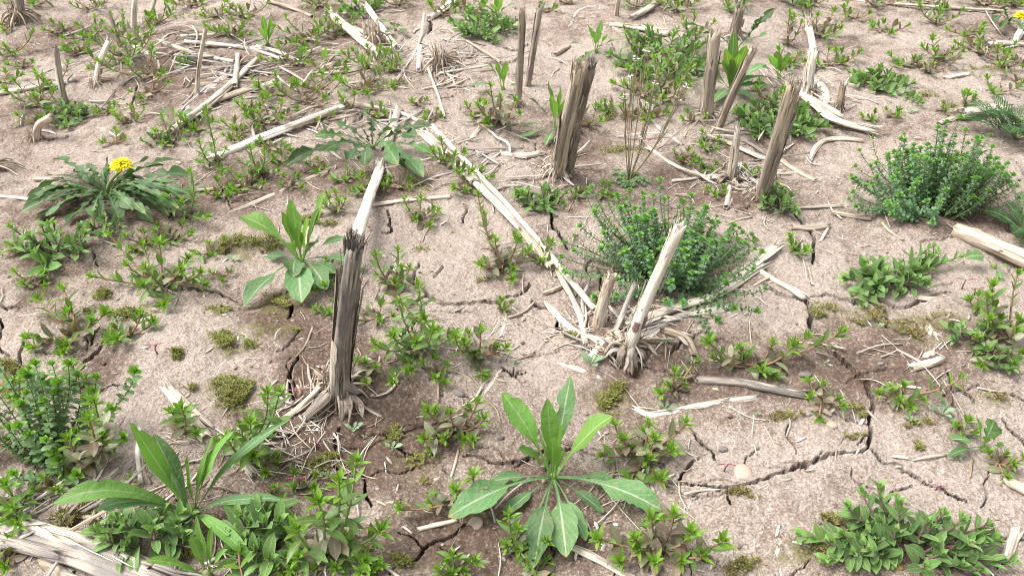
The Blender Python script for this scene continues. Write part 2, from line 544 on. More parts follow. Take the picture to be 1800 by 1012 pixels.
def frames(path):
    path = np.asarray(path, float)
    T = np.gradient(path, axis=0)
    T /= np.maximum(np.linalg.norm(T, axis=1, keepdims=True), 1e-12)
    n = cross(T[0], [0, 0, 1.0])
    if np.linalg.norm(n) < 0.05:
        n = cross(T[0], [1.0, 0, 0])
    n = norm(n)
    N = []
    for t in T:
        n = norm(n - t * (n @ t))
        N.append(n)
    N = np.array(N)
    return T, N, cross(T, N)


def bez(p0, p1, p2, p3, n):
    t = np.linspace(0, 1, n)[:, None]
    return (1 - t) ** 3 * p0 + 3 * (1 - t) ** 2 * t * p1 + 3 * (1 - t) * t * t * p2 + t ** 3 * p3


def smooth_path(pts, n):
    """Catmull-Rom through pts."""
    pts = np.asarray(pts, float)
    if len(pts) == 2:
        t = np.linspace(0, 1, n)[:, None]
        return pts[0] * (1 - t) + pts[1] * t
    q = np.vstack([2 * pts[0] - pts[1], pts, 2 * pts[-1] - pts[-2]])
    out = []
    m = len(pts) - 1
    for s in np.linspace(0, m, n):
        i = min(int(s), m - 1)
        t = s - i
        a, b, c, d = q[i:i + 4]
        out.append(0.5 * (2 * b + (c - a) * t + (2 * a - 5 * b + 4 * c - d) * t * t + (3 * b - a - 3 * c + d) * t ** 3))
    return np.array(out)


def tube(path, radii, seg=6, flat=1.0, caps=True):
    path = np.asarray(path, float)
    n = len(path)
    radii = np.broadcast_to(np.asarray(radii, float), (n,))
    T, N, B = frames(path)
    ang = np.arange(seg) / seg * 2 * math.pi
    ca, sa = np.cos(ang), np.sin(ang)
    V = path[:, None, :] + radii[:, None, None] * (ca[None, :, None] * N[:, None, :] + flat * sa[None, :, None] * B[:, None, :])
    L = np.concatenate([[0], np.cumsum(np.linalg.norm(np.diff(path, axis=0), axis=1))])
    lc = np.zeros((n, seg, 3))
    lc[:, :, 0] = (np.abs(np.arange(seg) / seg - 0.5) * 2)[None, :] * radii.mean() * 60
    lc[:, :, 1] = L[:, None]
    f = []
    for i in range(n - 1):
        a, b = i * seg, (i + 1) * seg
        for k in range(seg):
            k2 = (k + 1) % seg
            f.append((a + k, a + k2, b + k2, b + k))
    if caps:
        f.append(tuple(range(seg - 1, -1, -1)))
        f.append(tuple((n - 1) * seg + k for k in range(seg)))
    return V.reshape(-1, 3), f, lc.reshape(-1, 3)


# ------------------------------------------------------------------ leaf shapes
def prof_lance(t):
    return np.sin(math.pi * np.clip(t, 0, 1) ** 0.85) ** 0.8 * (1 - 0.15 * t)


def prof_oval(t):
    return np.sqrt(np.clip(np.sin(math.pi * np.clip(t, 0, 1) ** 0.92), 0, 1))


def prof_spoon(t):
    pet = 0.14
    b = np.clip((t - 0.26) / 0.74, 0, 1)
    return np.maximum(np.clip(np.sin(math.pi * b ** 1.15), 0, 1) ** 0.75, pet * (1 - 0.98 * np.clip((t - 0.9) / 0.1, 0, 1)))


def prof_long(t):
    b = np.clip((t - 0.44) / 0.56, 0, 1)
    return np.maximum(np.clip(np.sin(math.pi * b ** 0.95), 0, 1) ** 0.7, 0.11 * (1 - 0.98 * np.clip((t - 0.9) / 0.1, 0, 1)))


def prof_strap(t):
    b = np.clip((t - 0.05) / 0.95, 0, 1)
    return np.maximum(np.clip(np.sin(math.pi * b ** 1.25), 0, 1) ** 0.8, 0.16 * (1 - np.clip((t - 0.92) / 0.08, 0, 1)))


def leaf_tpl(prof, L, W, seg=4, fold=0.35, curl=0.6, start=0.0, cols=3, rnd=0.0):
    """A leaf along +X, Z up; curl bends the tip down (negative: up)."""
    t = np.linspace(0, 1, seg + 1)
    ang = start - curl * t
    x = np.concatenate([[0], np.cumsum(np.cos((ang[1:] + ang[:-1]) / 2))]) * L / seg
    z = np.concatenate([[0], np.cumsum(np.sin((ang[1:] + ang[:-1]) / 2))]) * L / seg
    w = prof(t) * W / 2
    w[0] = max(w[0], W * 0.07)
    w[-1] = W * 0.03
    s = np.linspace(-1, 1, cols)
    V = np.zeros((seg + 1, cols, 3))
    V[:, :, 0] = x[:, None] - np.sin(ang)[:, None] * np.abs(s) * fold * w[:, None]
    V[:, :, 1] = s[None, :] * w[:, None]
    V[:, :, 2] = z[:, None] + np.cos(ang)[:, None] * np.abs(s)[None, :] * fold * w[:, None]
    lc = np.zeros_like(V)
    lc[:, :, 0] = s[None, :]
    lc[:, :, 1] = t[:, None]
    lc[:, :, 2] = rnd
    f = [(i * cols + k, i * cols + k + 1, (i + 1) * cols + k + 1, (i + 1) * cols + k) for i in range(seg) for k in range(cols - 1)]
    return V.reshape(-1, 3), f, lc.reshape(-1, 3)


def spline_leaf(path, width, kind='spoon', fold=0.3, cols=5, wave=0.06, rng=None, up=(0, 0, 1.0), twist=0.0, seg=None, bites=0):
    """One leaf along a curve in space, with toothed or lobed edges by kind."""
    rng = rng or random
    n = seg or {'dandelion': 40, 'spoon': 28, 'long': 30, 'strap': 26, 'lance': 16, 'oval': 12}[kind]
    path = smooth_path(path, n + 1)
    t = np.linspace(0, 1, n + 1)
    T = np.gradient(path, axis=0)
    T /= np.maximum(np.linalg.norm(T, axis=1, keepdims=True), 1e-9)
    if kind == 'dandelion':
        k = 5 + rng.random() * 1.5
        ph = (t * k + rng.random() * 0.3) % 1.0
        tooth = np.where(ph < 0.72, ph / 0.72, (1 - ph) / 0.28)
        env = np.clip(t / 0.8, 0, 1) ** 0.8 * np.clip((1 - t) / 0.14, 0, 1) ** 0.6
        big = np.clip((t - 0.72) / 0.1, 0, 1)
        w = width / 2 * env * np.maximum(0.14 + 0.86 * tooth ** 1.1, big * 0.95)
        w = np.maximum(w, width * 0.045 * (1 - t))
        back = 0.45
    else:
        prof = {'spoon': prof_spoon, 'long': prof_long, 'strap': prof_strap, 'lance': prof_lance, 'oval': prof_oval}[kind]
        w = prof(t) * width / 2
        if kind in ('spoon', 'long'):
            w = w * (1 + 0.07 * np.sin(t * 38 + rng.random() * 6) * np.clip((t - 0.45) * 4, 0, 1))
        w[-1] = width * 0.02
        back = 0.0
    wl, wr = w.copy(), w.copy()
    if kind in ('spoon', 'long', 'strap') and bites:
        for _ in range(bites):                 # nibbled margins
            tb, dp, sp = rng.uniform(.5, .93), rng.uniform(.25, .6), rng.uniform(.018, .05)
            k = 1 - dp * np.exp(-((t - tb) / sp) ** 2)
            if rng.random() < .5:
                wl = wl * k
            else:
                wr = wr * k
    s = np.linspace(-1, 1, cols)
    V = np.zeros((n + 1, cols, 3))
    upv = norm(up)
    ph1, ph2 = rng.random() * 6, rng.random() * 6
    for i in range(n + 1):
        side = cross(upv, T[i])
        if np.linalg.norm(side) < 0.15:
            side = cross(norm(path[-1] - path[0] + 1e-6), upv) if i == 0 else last
        side = norm(side)
        last = side
        nrm = norm(cross(T[i], side))
        if twist:
            a = twist * t[i]
            side, nrm = side * math.cos(a) + nrm * math.sin(a), nrm * math.cos(a) - side * math.sin(a)
        for j, sj in enumerate(s):
            wv = wave * width * (math.sin(t[i] * 11 + ph1) if sj > 0 else math.sin(t[i] * 12 + ph2)) * abs(sj) ** 1.5 * min(1, w[i] / (width * .3))
            V[i, j] = path[i] + side * sj * (wl[i] if sj < 0 else wr[i]) + nrm * (fold * w[i] * abs(sj) ** 1.3 + wv) - T[i] * back * w[i] * abs(sj)
    lc = np.zeros_like(V)
    lc[:, :, 0] = s[None, :]
    lc[:, :, 1] = t[:, None]
    lc[:, :, 2] = rng.random()
    f = [(i * cols + k, i * cols + k + 1, (i + 1) * cols + k + 1, (i + 1) * cols + k) for i in range(n) for k in range(cols - 1)]
    return V.reshape(-1, 3), f, lc.reshape(-1, 3)


def aim(origin, d, up, scale=1.0):
    """Matrix that lays a +X leaf along d with its face towards up."""
    x = norm(d)
    y = cross(up, x)
    if np.linalg.norm(y) < 1e-3:
        y = cross([0.3, 0.8, 0.1], x)
    y = norm(y)
    z = cross(x, y)
    M = np.eye(4)
    M[:3, 0], M[:3, 1], M[:3, 2] = x * scale, y * scale, z * scale
    M[:3, 3] = origin
    return M


class Kit:
    """Leaf shapes of one species, shared by all its plants: shapes[class] = [(shape, material, mesh)]."""

    def __init__(self):
        self.k = {}

    def put(self, cls, shape, mat, name='leaf'):
        mb = MB().add(shape, mat) if not isinstance(shape, MB) else shape
        self.k.setdefault(cls, []).append((mb, mb.mesh(name)))

    def pick(self, cls, rng):
        return rng.choice(self.k[cls])


def add_mb(dst, src, M):
    """Add a whole small MB (one or more materials) to another."""
    v = np.concatenate(src.v)
    lc = np.concatenate(src.lc)
    v = v @ M[:3, :3].T + M[:3, 3]
    o = dst.n
    dst.v.append(v)
    dst.lc.append(lc)
    sl = [dst.slot(m) for m in src.mats]
    dst.f.extend([tuple(i + o for i in q) for q in src.f])
    dst.mi.extend([sl[k] for k in src.mi])
    dst.n += len(v)


def tip_cluster(prof, L, W, n, mat, spread, rng, rnd=0.0):
    """The dense bud of young leaves that ends a shoot, along +X."""
    mb = MB()
    for i in range(n):
        ring = i / n
        a = i * 2.399 + rng.random() * 0.3
        e = spread * (0.25 + 0.95 * ring)
        d = np.array([math.cos(e), math.sin(e) * math.cos(a), math.sin(e) * math.sin(a)])
        up = np.array([1.0, 0, 0]) - d * 0.2
        l = L * (0.55 + 0.5 * ring)
        mb.add(leaf_tpl(prof, l, W * (0.6 + 0.45 * ring), 3, 0.5, 0.5 * ring - 0.1), mat, aim(np.array([-ring * L * 0.35, 0, 0]), d, up))
    return mb


R0 = random.Random(7)
SPEED, SAND, EAR, CORN = Kit(), Kit(), Kit(), Kit()
for i in range(6):
    SPEED.put('mid', leaf_tpl(prof_lance, 0.0125, 0.0042, 4, 0.25 + 0.3 * R0.random(), -0.3 + 1.3 * R0.random(), 0.1), 'speedwell_leaf')
    SPEED.put('tip', leaf_tpl(prof_lance, 0.011, 0.0034, 4, 0.35 + 0.3 * R0.random(), -0.2 + 0.9 * R0.random(), 0.1), 'speedwell_tip')
    SPEED.put('old', leaf_tpl(prof_oval, 0.0115, 0.0046, 4, 0.1 + 0.3 * R0.random(), -0.2 + 1.4 * R0.random(), 0.1), 'speedwell_old')
    SPEED.put('bud', tip_cluster(prof_lance, 0.0095, 0.0029, 10, 'speedwell_tip', 0.85, R0), None, 'shoot_tip')
for i in range(5):
    SAND.put('leaf', leaf_tpl(prof_oval, 0.0050, 0.0037, 3, 0.3 + 0.2 * R0.random(), 0.5 * R0.random()), 'sandwort_leaf')
    SAND.put('bud', tip_cluster(prof_oval, 0.0056, 0.0036, 11, 'sandwort_tip', 0.9, R0), None, 'shoot_tip')
for i in range(5):
    SAND.put('leaf2', leaf_tpl(prof_oval, 0.0052, 0.0042, 3, 0.3 + 0.2 * R0.random(), 0.5 * R0.random()), 'loose_leaf')
    SAND.put('bud2', tip_cluster(prof_oval, 0.0062, 0.0040, 11, 'loose_tip', 0.9, R0), None, 'shoot_tip')
for i in range(6):
    EAR.put('leaf', leaf_tpl(prof_oval, 0.0165, 0.0066, 5, 0.35 + 0.25 * R0.random(), -0.2 + 1.2 * R0.random(), 0.25), 'mouse_ear_leaf')
    EAR.put('tip', leaf_tpl(prof_oval, 0.0150, 0.0055, 5, 0.45 + 0.25 * R0.random(), 0.1 + 0.8 * R0.random(), 0.2), 'mouse_ear_tip')
    EAR.put('bud', tip_cluster(prof_oval, 0.0085, 0.0040, 5, 'mouse_ear_tip', 0.6, R0), None, 'shoot_tip')
    CORN.put('leaf', leaf_tpl(prof_spoon, 0.016, 0.0070, 6, 0.15 + 0.2 * R0.random(), 0.2 + 0.5 * R0.random(), 0.35), 'seedling_leaf')


# ------------------------------------------------------------------ shoots with opposite leaves
def shoot_path(rng, p0, tip, lift=0.15, n=12, wig=0.08):
    p0, tip = np.asarray(p0, float), np.asarray(tip, float)
    d = tip - p0
    L = np.linalg.norm(d)
    flat = np.array([d[0], d[1], 0.0])
    side = norm(np.array([-d[1], d[0], 0.0]) + 1e-9) * L * wig
    p1 = p0 + flat * 0.42 + np.array([0, 0, d[2] * lift + L * 0.03]) + side * rng.uniform(-1, 1)
    p2 = p0 + flat * 0.80 + np.array([0, 0, d[2] * 0.45 + L * 0.02]) + side * rng.uniform(-1, 1)
    path = bez(p0, p1, p2, tip, n)
    return path


def along(path, s):
    L = np.concatenate([[0], np.cumsum(np.linalg.norm(np.diff(path, axis=0), axis=1))])
    tot = L[-1]
    s = min(max(s, 0), tot)
    p = np.array([np.interp(s, L, path[:, k]) for k in range(3)])
    i = min(max(int(np.searchsorted(L, s)) - 1, 0), len(path) - 2)
    return p, norm(path[i + 1] - path[i])


class Plant:
    """A weed of shoots. single=True: every leaf an object under its shoot; else leaves joined into one foliage part."""

    def __init__(self, root, single, org, seed):
        self.root, self.single, self.org = root, single, np.asarray(org, float)
        self.rng = random.Random(seed)
        self.fol, self.stems = MB(), MB()
        self.count = 0

    def shoot(self, path, rad, stem_mat, name='shoot'):
        sh = tube(path, np.linspace(rad, rad * 0.55, len(path)), 5)
        if self.single:
            self.cur = MB().add(sh, stem_mat).build(name, self.root)
        else:
            self.stems.add(sh, stem_mat)

    def leaf(self, kit, cls, M, name='leaf'):
        mb, me = kit.pick(cls, self.rng)
        if self.single and self.count < 290:
            link(name, me, self.cur, M)
            self.count += 1
        else:
            add_mb(self.fol, mb, M)

    def done(self, stem_name='stem'):
        if self.stems.v:
            o = self.stems.build(stem_name, self.root)
            o['kind'] = 'stuff'
        if self.fol.v:
            o = self.fol.build('foliage', self.root)
            o['kind'] = 'stuff'


def dress(pl, path, kit, spacing, scale, redness=0.35, start=0.12, classes=('old', 'mid', 'tip'), elev=(0.15, 0.9), bud=True, budscale=1.0, grow=0.0):
    rng = pl.rng
    L = float(np.sum(np.linalg.norm(np.diff(path, axis=0), axis=1)))
    s = L * start
    k = 0
    roll0 = rng.random() * 3
    ground0 = -pl.org[2]
    while s < L * 0.985:
        p, T = along(path, s)
        q = s / L
        cls = classes[0] if q < redness * rng.uniform(0.6, 1.4) else (classes[2] if q > 0.78 else classes[1])
        e = elev[0] + (elev[1] - elev[0]) * q ** 1.5
        up = np.array([0, 0, 1.0])
        a = norm(cross(T, up) + 1e-6)
        b = cross(a, T)
        roll = roll0 + k * math.pi / 2 + rng.uniform(-0.35, 0.35)
        sc = scale * (0.62 + 0.5 * math.sin(math.pi * min(1, 0.18 + 0.80 * q))) * rng.uniform(0.8, 1.2)
        for sg in (1, -1):
            d = (a * math.cos(roll) + b * math.sin(roll)) * sg
            ee = e + rng.uniform(-0.2, 0.25)
            d = norm(d * math.cos(ee) + T * math.sin(ee))
            low = p[2] + pl.org[2] - gh(p[0] + pl.org[0], p[1] + pl.org[1])
            if d[2] < 0.05 and low < 0.012:
                d = norm(np.array([d[0], d[1], abs(d[2]) * 0.3 + 0.06]))
            fu = norm(T * 0.55 + up * 0.8)
            pl.leaf(kit, cls, aim(p, d, fu, sc))
        s += spacing * rng.uniform(0.75, 1.2) * (1.0 - 0.45 * q)
        k += 1
    if bud:
        p, T = along(path, L)
        pl.leaf(kit, 'bud', aim(p, norm(T + np.array([0, 0, 0.35])), np.array([0.2, -0.5, 0.9]), scale * budscale * rng.uniform(0.85, 1.15)), 'shoot_tip')


def speedwell(x, y, r, n=6, tips=None, red=0.35, rise=0.35, scale=1.0, desc=None, seed=None, single=None, upright=0.0, fill=True):
    """Sprawling weed with narrow opposite leaves: base (x, y), reach r px, or tips (x, y, height m)."""
    seed = seed if seed is not None else int(x * 7 + y * 13)
    rng = random.Random(seed)
    org = G(x, y)
    m = mpp(y)
    if y < 260:
        f = rng.uniform(.7, 1.35)
        r, scale, rise = r * 1.2 * f, scale * (0.75 + .45 * f), rise * rng.uniform(.7, 2.0)
        n = max(3, int(n * rng.uniform(.6, 1.3)))
        red = red + rng.uniform(0, .3)
    single = (y > 255) if single is None else single
    habit = 'upright' if (upright > 0.5) else ('sprawling' if r > 55 else 'low')
    tone = 'reddish' if red >= 0.6 else ('bright green' if red < 0.25 else 'green')
    size = 'large ' if r > 75 else ('tiny ' if r < 20 else '')
    if desc is None:
        desc = f'{size}{habit} {tone} speedwell weed'
    root = thing('speedwell_weed', desc, 'weed', org, (x, y), 'speedwell weeds')
    pl = Plant(root, single, org, seed)
    ends = []
    if tips:
        for tx, ty, th in tips:
            g = G(tx, ty)
            q = P(tx, ty, g[2] + th)
            ends.append(q - org)
        if fill:
            n = max(3, n // 2)
    if fill or not tips:
        a0 = rng.random() * 6.28
        for k in range(n):
            a = a0 + k * 6.283 / n + rng.uniform(-0.4, 0.4)
            rr = r * m * rng.uniform(0.5, 1.05) * (1 - 0.6 * upright) * (0.6 if tips else 1.0)
            h = r * m * (rise * rng.uniform(0.4, 1.3) + upright * rng.uniform(0.7, 1.4))
            q = np.array([rr * math.cos(a), rr * math.sin(a), 0.0])
            q[2] = gh(org[0] + q[0], org[1] + q[1]) - org[2] + h + 0.003
            ends.append(q)
    smat = 'stem_red' if red >= 0.3 else 'stem_green'
    for q in ends:
        path = shoot_path(rng, (0, 0, 0.001), q, 0.12)
        # keep the runner on top of the soil
        for i in range(len(path)):
            zmin = gh(org[0] + path[i, 0], org[1] + path[i, 1]) - org[2] + 0.0015
            path[i, 2] = max(path[i, 2], zmin)
        pl.shoot(path, 0.0011 * scale ** 0.5, smat)
        dress(pl, path, SPEED, 0.0100 * scale, scale * rng.uniform(0.85, 1.1), red)
    pl.done()
    return root


def mouse_ear(x, y, rx, ry, n, desc, tips=None, scale=1.0, seed=None, single=None, rise=0.03, group='mouse-ear chickweed clumps', stem='stem_purple'):
    """Hairy chickweed clump: oval leaves in pairs on purple stems; rx, ry half extents in px on the ground."""
    seed = seed or int(x * 3 + y * 11)
    rng = random.Random(seed)
    org = G(x, y)
    m = mpp(y)
    root = thing('mouse_ear_weed', desc, 'weed', org, (x, y), group)
    pl = Plant(root, (y > 255) if single is None else single, org, seed)
    ends = []
    my = m / max(0.3, math.sin(PITCH + math.atan((y - 506) / FPX)))
    for k in range(n):
        a, u = k * 2.399 + rng.random(), math.sqrt((k + 0.5) / n)
        e = np.array([rx * m * u * math.cos(a), ry * my * u * math.sin(a), 0])
        e[2] = gh(org[0] + e[0], org[1] + e[1]) - org[2] + rise * rng.uniform(0.5, 1.2) * (1.1 - 0.5 * u)
        ends.append((e * np.array([0.45, 0.45, 0]), e))
    for tx, ty, th in tips or []:
        g = G(tx, ty)
        ends.append((np.zeros(3), P(tx, ty, g[2] + th) - org))
    for b, e in ends:
        b = b.copy()
        b[2] = gh(org[0] + b[0], org[1] + b[1]) - org[2] + 0.002
        path = shoot_path(rng, b, e, 0.2)
        pl.shoot(path, 0.0013 * scale ** 0.5, stem)
        dress(pl, path, EAR, 0.0105 * scale, scale * rng.uniform(0.8, 1.1), 0.0, 0.22, ('leaf', 'leaf', 'tip'), (0.2, 0.95))
    pl.done()
    return root


def sandwort(x, y, rx, ry, n, h, desc, seed, lean=(0, 0), scale=1.0, extra=None, look=''):
    """Bushy cushion of thin stems with tiny round leaves in pairs and a bud of leaves at every tip."""
    rng = random.Random(seed)
    org = G(x, y)
    m = mpp(y)
    my = m / math.sin(PITCH + math.atan((y - 506) / FPX))
    root = thing('sandwort_bush', desc, 'weed', org, (x, y), 'sandwort cushions')
    pl = Plant(root, False, org, seed)
    ends = []
    nt_ = max(6, n // 11)
    tufts = []
    for k in range(nt_):
        a, u = k * 2.399 + rng.uniform(-0.5, 0.5), math.sqrt((k + 0.4) / nt_) * rng.uniform(0.7, 1.15)
        tufts.append((u * math.cos(a), u * math.sin(a), rng.uniform(0.6, 1.15), rng.uniform(.26, .5)))
    for k in range(n):
        cx, cy, hf, sp = tufts[k % nt_] if rng.random() < .9 else tufts[0]
        a, q = rng.random() * 6.283, math.sqrt(rng.random()) * sp
        ux, uy = cx + q * math.cos(a), cy + q * math.sin(a)
        u = math.hypot(ux, uy)
        e = np.array([rx * m * ux, ry * my * uy, 0])
        hh = h * max(.25, 1.05 - 0.5 * u * u) * hf * rng.uniform(0.7, 1.2)
        ends.append((e * rng.uniform(0.2, 0.5), e + np.array([lean[0], lean[1], hh]) * 1.0))
    for tx, ty, th in extra or []:
        g = G(tx, ty)
        e = P(tx, ty, g[2] + th) - org
        ends.append((e * np.array([0.25, 0.25, 0]), e))
    for b, e in ends:
        b = np.array([b[0], b[1], gh(org[0] + b[0], org[1] + b[1]) - org[2]])
        e[2] += b[2]
        path = shoot_path(rng, b, e, 0.35, 10, 0.1)
        pl.shoot(path, 0.00065, 'stem_dark' if rng.random() < 0.5 else 'stem_green')
        L = float(np.sum(np.linalg.norm(np.diff(path, axis=0), axis=1)))
        s, k = L * 0.10, 0
        while s < L * 0.97:
            p, T = along(path, s)
            q = s / L
            aa = norm(cross(T, [0.1, 0.2, 1.0]) + 1e-6)
            bb = cross(aa, T)
            roll = k * math.pi / 2 + rng.uniform(-0.4, 0.4)
            for sg in (1, -1):
                d = norm((aa * math.cos(roll) + bb * math.sin(roll)) * sg + T * rng.uniform(0.1, 0.6))
                pl.leaf(SAND, 'leaf' + look, aim(p, d, norm(T + np.array([0, 0, 0.5])), scale * rng.uniform(0.75, 1.2)))
            s += 0.0044 * rng.uniform(0.8, 1.2) * scale
            k += 1
        p, T = along(path, L)
        M = aim(p, norm(T + np.array([0, 0, 0.5])), np.array([0.3, -0.4, 0.8]), scale * rng.uniform(0.8, 1.25))
        pl.count += 1
        if pl.count < 290:
            mb, me = SAND.pick('bud' + look, rng)
            link('shoot_tip', me, root, M)
        else:
            pl.leaf(SAND, 'bud' + look, M)
    pl.done()
    return root


def seedling(x, y, r, n=6, desc='small round-leaved seedling', seed=None, red=False, scale=None, lift=0.25):
    """Little rosette of spoon-shaped leaves."""
    seed = seed or int(x * 5 + y * 3)
    rng = random.Random(seed)
    org = G(x, y)
    root = thing('weed_seedling', desc, 'seedling', org, (x, y), 'weed seedlings')
    sc = (r * mpp(y)) / 0.016
    for k in range(n):
        a = k * 2.399 + rng.random() * 0.4
        e = lift + 0.5 * (k / n) + rng.uniform(-0.1, 0.2)
        d = np.array([math.cos(a) * math.cos(e), math.sin(a) * math.cos(e), math.sin(e)])
        mb, me = CORN.pick('leaf', rng)
        link('leaf', me, root, aim(np.array([0, 0, 0.001]), d, np.array([0, 0, 1.0]), sc * rng.uniform(0.7, 1.1) * (1.05 - 0.4 * k / n)))
    MB().add(tube([(0, 0, -0.002), (0, 0, 0.003)], 0.0009, 5), 'stem_green').build('stem', root)
    return root


def rosette(x, y, desc, leaves, cat='weed', kind='spoon', seed=None, name='rosette_weed', group='broad-leaved rosettes', base_h=0.004):
    """leaves: (tip x, tip y, tip height m, width px, arch, material[, kind]) each a separate leaf from the crown at (x, y)."""
    rng = random.Random(seed or int(x + y * 7))
    org = G(x, y)
    m = mpp(y)
    root = thing(name, desc, cat, org, (x, y), group)
    for lf in leaves:
        tx, ty, th, w, arch, mat = lf[:6]
        kd = lf[6] if len(lf) > 6 else kind
        if kd == 'spoon' and th < 0.03:
            kd = 'long'
        w = w * (0.70 if kd != 'dandelion' else 0.62)
        g = G(tx, ty)
        tip = P(tx, ty, g[2] + th) - org
        L = np.linalg.norm(tip)
        out = norm(np.array([tip[0], tip[1], 0]) + 1e-9)
        p0 = np.array([0, 0, base_h]) + out * 0.003
        mid = (p0 + tip) / 2 + np.array([0, 0, arch * L])
        q1 = p0 * 0.75 + tip * 0.25 + np.array([0, 0, arch * L * 0.8])
        q3 = p0 * 0.25 + tip * 0.75 + np.array([0, 0, arch * L * 0.7])
        pts = [p0, q1, mid, q3, tip]
        steep = tip[2] / max(L, 1e-6)
        up = norm(np.array([0, 0, 1.0]) - out * min(0.9, max(0, steep)) * 1.3)
        dn = kd == 'dandelion'
        sh = spline_leaf(pts, w * m, kd, fold=rng.uniform(0.15, 0.4), rng=rng, up=up, twist=rng.uniform(-1, 1) * (0.9 if dn else 0.35), wave=0.14 if dn else 0.09, bites=rng.choice([0, 1, 2, 3]) if mat == 'rosette_leaf' else rng.choice([0, 0, 1]))
        MB().add(sh, mat).build('leaf', root)
    MB().add(tube([(0, 0, -0.004), (0, 0, 0.002), (0, 0, base_h + 0.002)], [0.0035, 0.0035, 0.002], 7), 'stem_green').build('crown', root)
    return root


def auto_rosette(x, y, r, n, desc, kind='spoon', inner='rosette_young', outer='rosette_leaf', w=0.26, up=0.5, seed=None, name='rosette_weed', group='broad-leaved rosettes', arch=0.12, cat='weed'):
    """A rosette with leaves all round: outer ones low, the youngest upright in the middle; r px reach."""
    rng = random.Random(seed or int(x * 3 + y))
    org = G(x, y)
    R = r * mpp(y)
    root = thing(name, desc, cat, org, (x, y), group)
    for k in range(n):
        q = k / max(1, n - 1)
        a = k * 2.399 + rng.uniform(-0.25, 0.25)
        e = 0.10 + up * 1.6 * q ** 1.3 + rng.uniform(-0.05, 0.1)
        e = min(e, 1.35)
        L = R * (1.05 - 0.25 * q) * rng.uniform(0.8, 1.12)
        out = np.array([math.cos(a), math.sin(a), 0])
        tip = out * L * math.cos(e) + np.array([0, 0, L * math.sin(e)])
        if e < 0.4:
            tip[2] = max(gh(org[0] + tip[0], org[1] + tip[1]) - org[2] + 0.003, tip[2] * 0.5)
        p0 = out * 0.002 + np.array([0, 0, 0.003])
        pts = [p0, p0 * .75 + tip * .25 + np.array([0, 0, arch * L * .8]), (p0 + tip) / 2 + np.array([0, 0, arch * L]), p0 * .25 + tip * .75 + np.array([0, 0, arch * L * .7]), tip]
        upv = norm(np.array([0, 0, 1.0]) - out * math.sin(e) * 1.2)
        sh = spline_leaf(pts, L * w * rng.uniform(0.85, 1.15), kind, fold=rng.uniform(0.15, 0.45), rng=rng, up=upv, twist=rng.uniform(-0.5, 0.5))
        MB().add(sh, inner if q > 0.5 else outer).build('leaf', root)
    return root


# ------------------------------------------------------------------ maize stubble
def stalk_shape(path, r0, r1, seg=18, rings=None, nodes=(), jag0=0.0, jag1=0.0, flat=0.9, rough=0.10, seed=0, hollow=True, dent=0.0):
    """A dead stalk: ribbed, slightly flattened tube with swollen nodes and ragged ends."""
    rng = np.random.RandomState(seed)
    path = np.asarray(path, float)
    L = float(np.sum(np.linalg.norm(np.diff(path, axis=0), axis=1)))
    n = rings or max(8, int(L / 0.008))
    path = smooth_path(path, n)
    T, N, B = frames(path)
    t = np.linspace(0, 1, n)
    ang = np.arange(seg) / seg * 2 * math.pi
    ridge = rng.uniform(-1, 1, seg) * rough
    ridge = ridge * 0.7 + np.roll(ridge, 1) * 0.3
    rad = r0 + (r1 - r0) * t
    for nt_ in nodes:
        rad = rad * (1 + 0.17 * np.exp(-((t - nt_) * L / 0.0045) ** 2))
    slow = np.array([np.interp(t, np.linspace(0, 1, 6), rng.uniform(-1, 1, 6)) for _ in range(seg)]).T
    slow = slow * 0.5 + np.roll(slow, 1, 1) * 0.5
    rr = rad[:, None] * (1 + ridge[None, :] + slow * rough * 0.9)
    if dent:
        rr *= 1 - dent * np.clip(np.cos(ang - 1.2), 0, 1)[None, :] ** 2 * np.sin(t * math.pi)[:, None]
    V = path[:, None, :] + rr[:, :, None] * (np.cos(ang)[None, :, None] * N[:, None, :] + flat * np.sin(ang)[None, :, None] * B[:, None, :])
    j1 = rng.uniform(0, 1, seg) ** 2 * jag1
    j1 = np.maximum(j1, np.roll(j1, 1) * 0.55)
    j0 = rng.uniform(0, 1, seg) ** 2 * jag0
    for k in range(seg):
        V[-1, k] += T[-1] * j1[k] - T[-1] * jag1 * 0.3
        V[0, k] -= T[0] * j0[k] - T[0] * jag0 * 0.3
    lc = np.zeros((n, seg, 3))
    lc[:, :, 0] = (np.minimum(np.arange(seg), seg - np.arange(seg)) / seg * 2)[None, :] * r0 * 45 + seed % 7
    lc[:, :, 1] = (t * L)[:, None]
    Vs, Ls = [V.reshape(-1, 3)], [lc.reshape(-1, 3)]
    f = []
    for i in range(n - 1):
        for k in range(seg):
            k2 = (k + 1) % seg
            f.append((i * seg + k, i * seg + k2, (i + 1) * seg + k2, (i + 1) * seg + k))
    base = n * seg
    for end, row, sgn in ((0, 0, 1), (1, n - 1, -1)):
        c = path[row]
        inner = c + (V[row] - c) * 0.74
        deep = c + (V[row] - c) * 0.55 + T[row] * sgn * (0.006 if hollow else 0.001)
        Vs += [inner, deep]
        Ls += [lc[row] + np.array([0.3, 0, 0]), lc[row] + np.array([0.5, 0.01, 0])]
        a = row * seg
        for k in range(seg):
            k2 = (k + 1) % seg
            q1, q2 = (a + k, a + k2, base + k2, base + k), (base + k, base + k2, base + seg + k2, base + seg + k)
            f.append(q1 if end else q1[::-1])
            f.append(q2 if end else q2[::-1])
        cap = tuple(base + seg + k for k in range(seg))
        f.append(cap if end else cap[::-1])
        base += 2 * seg
    return np.concatenate(Vs), f, np.concatenate(Ls)


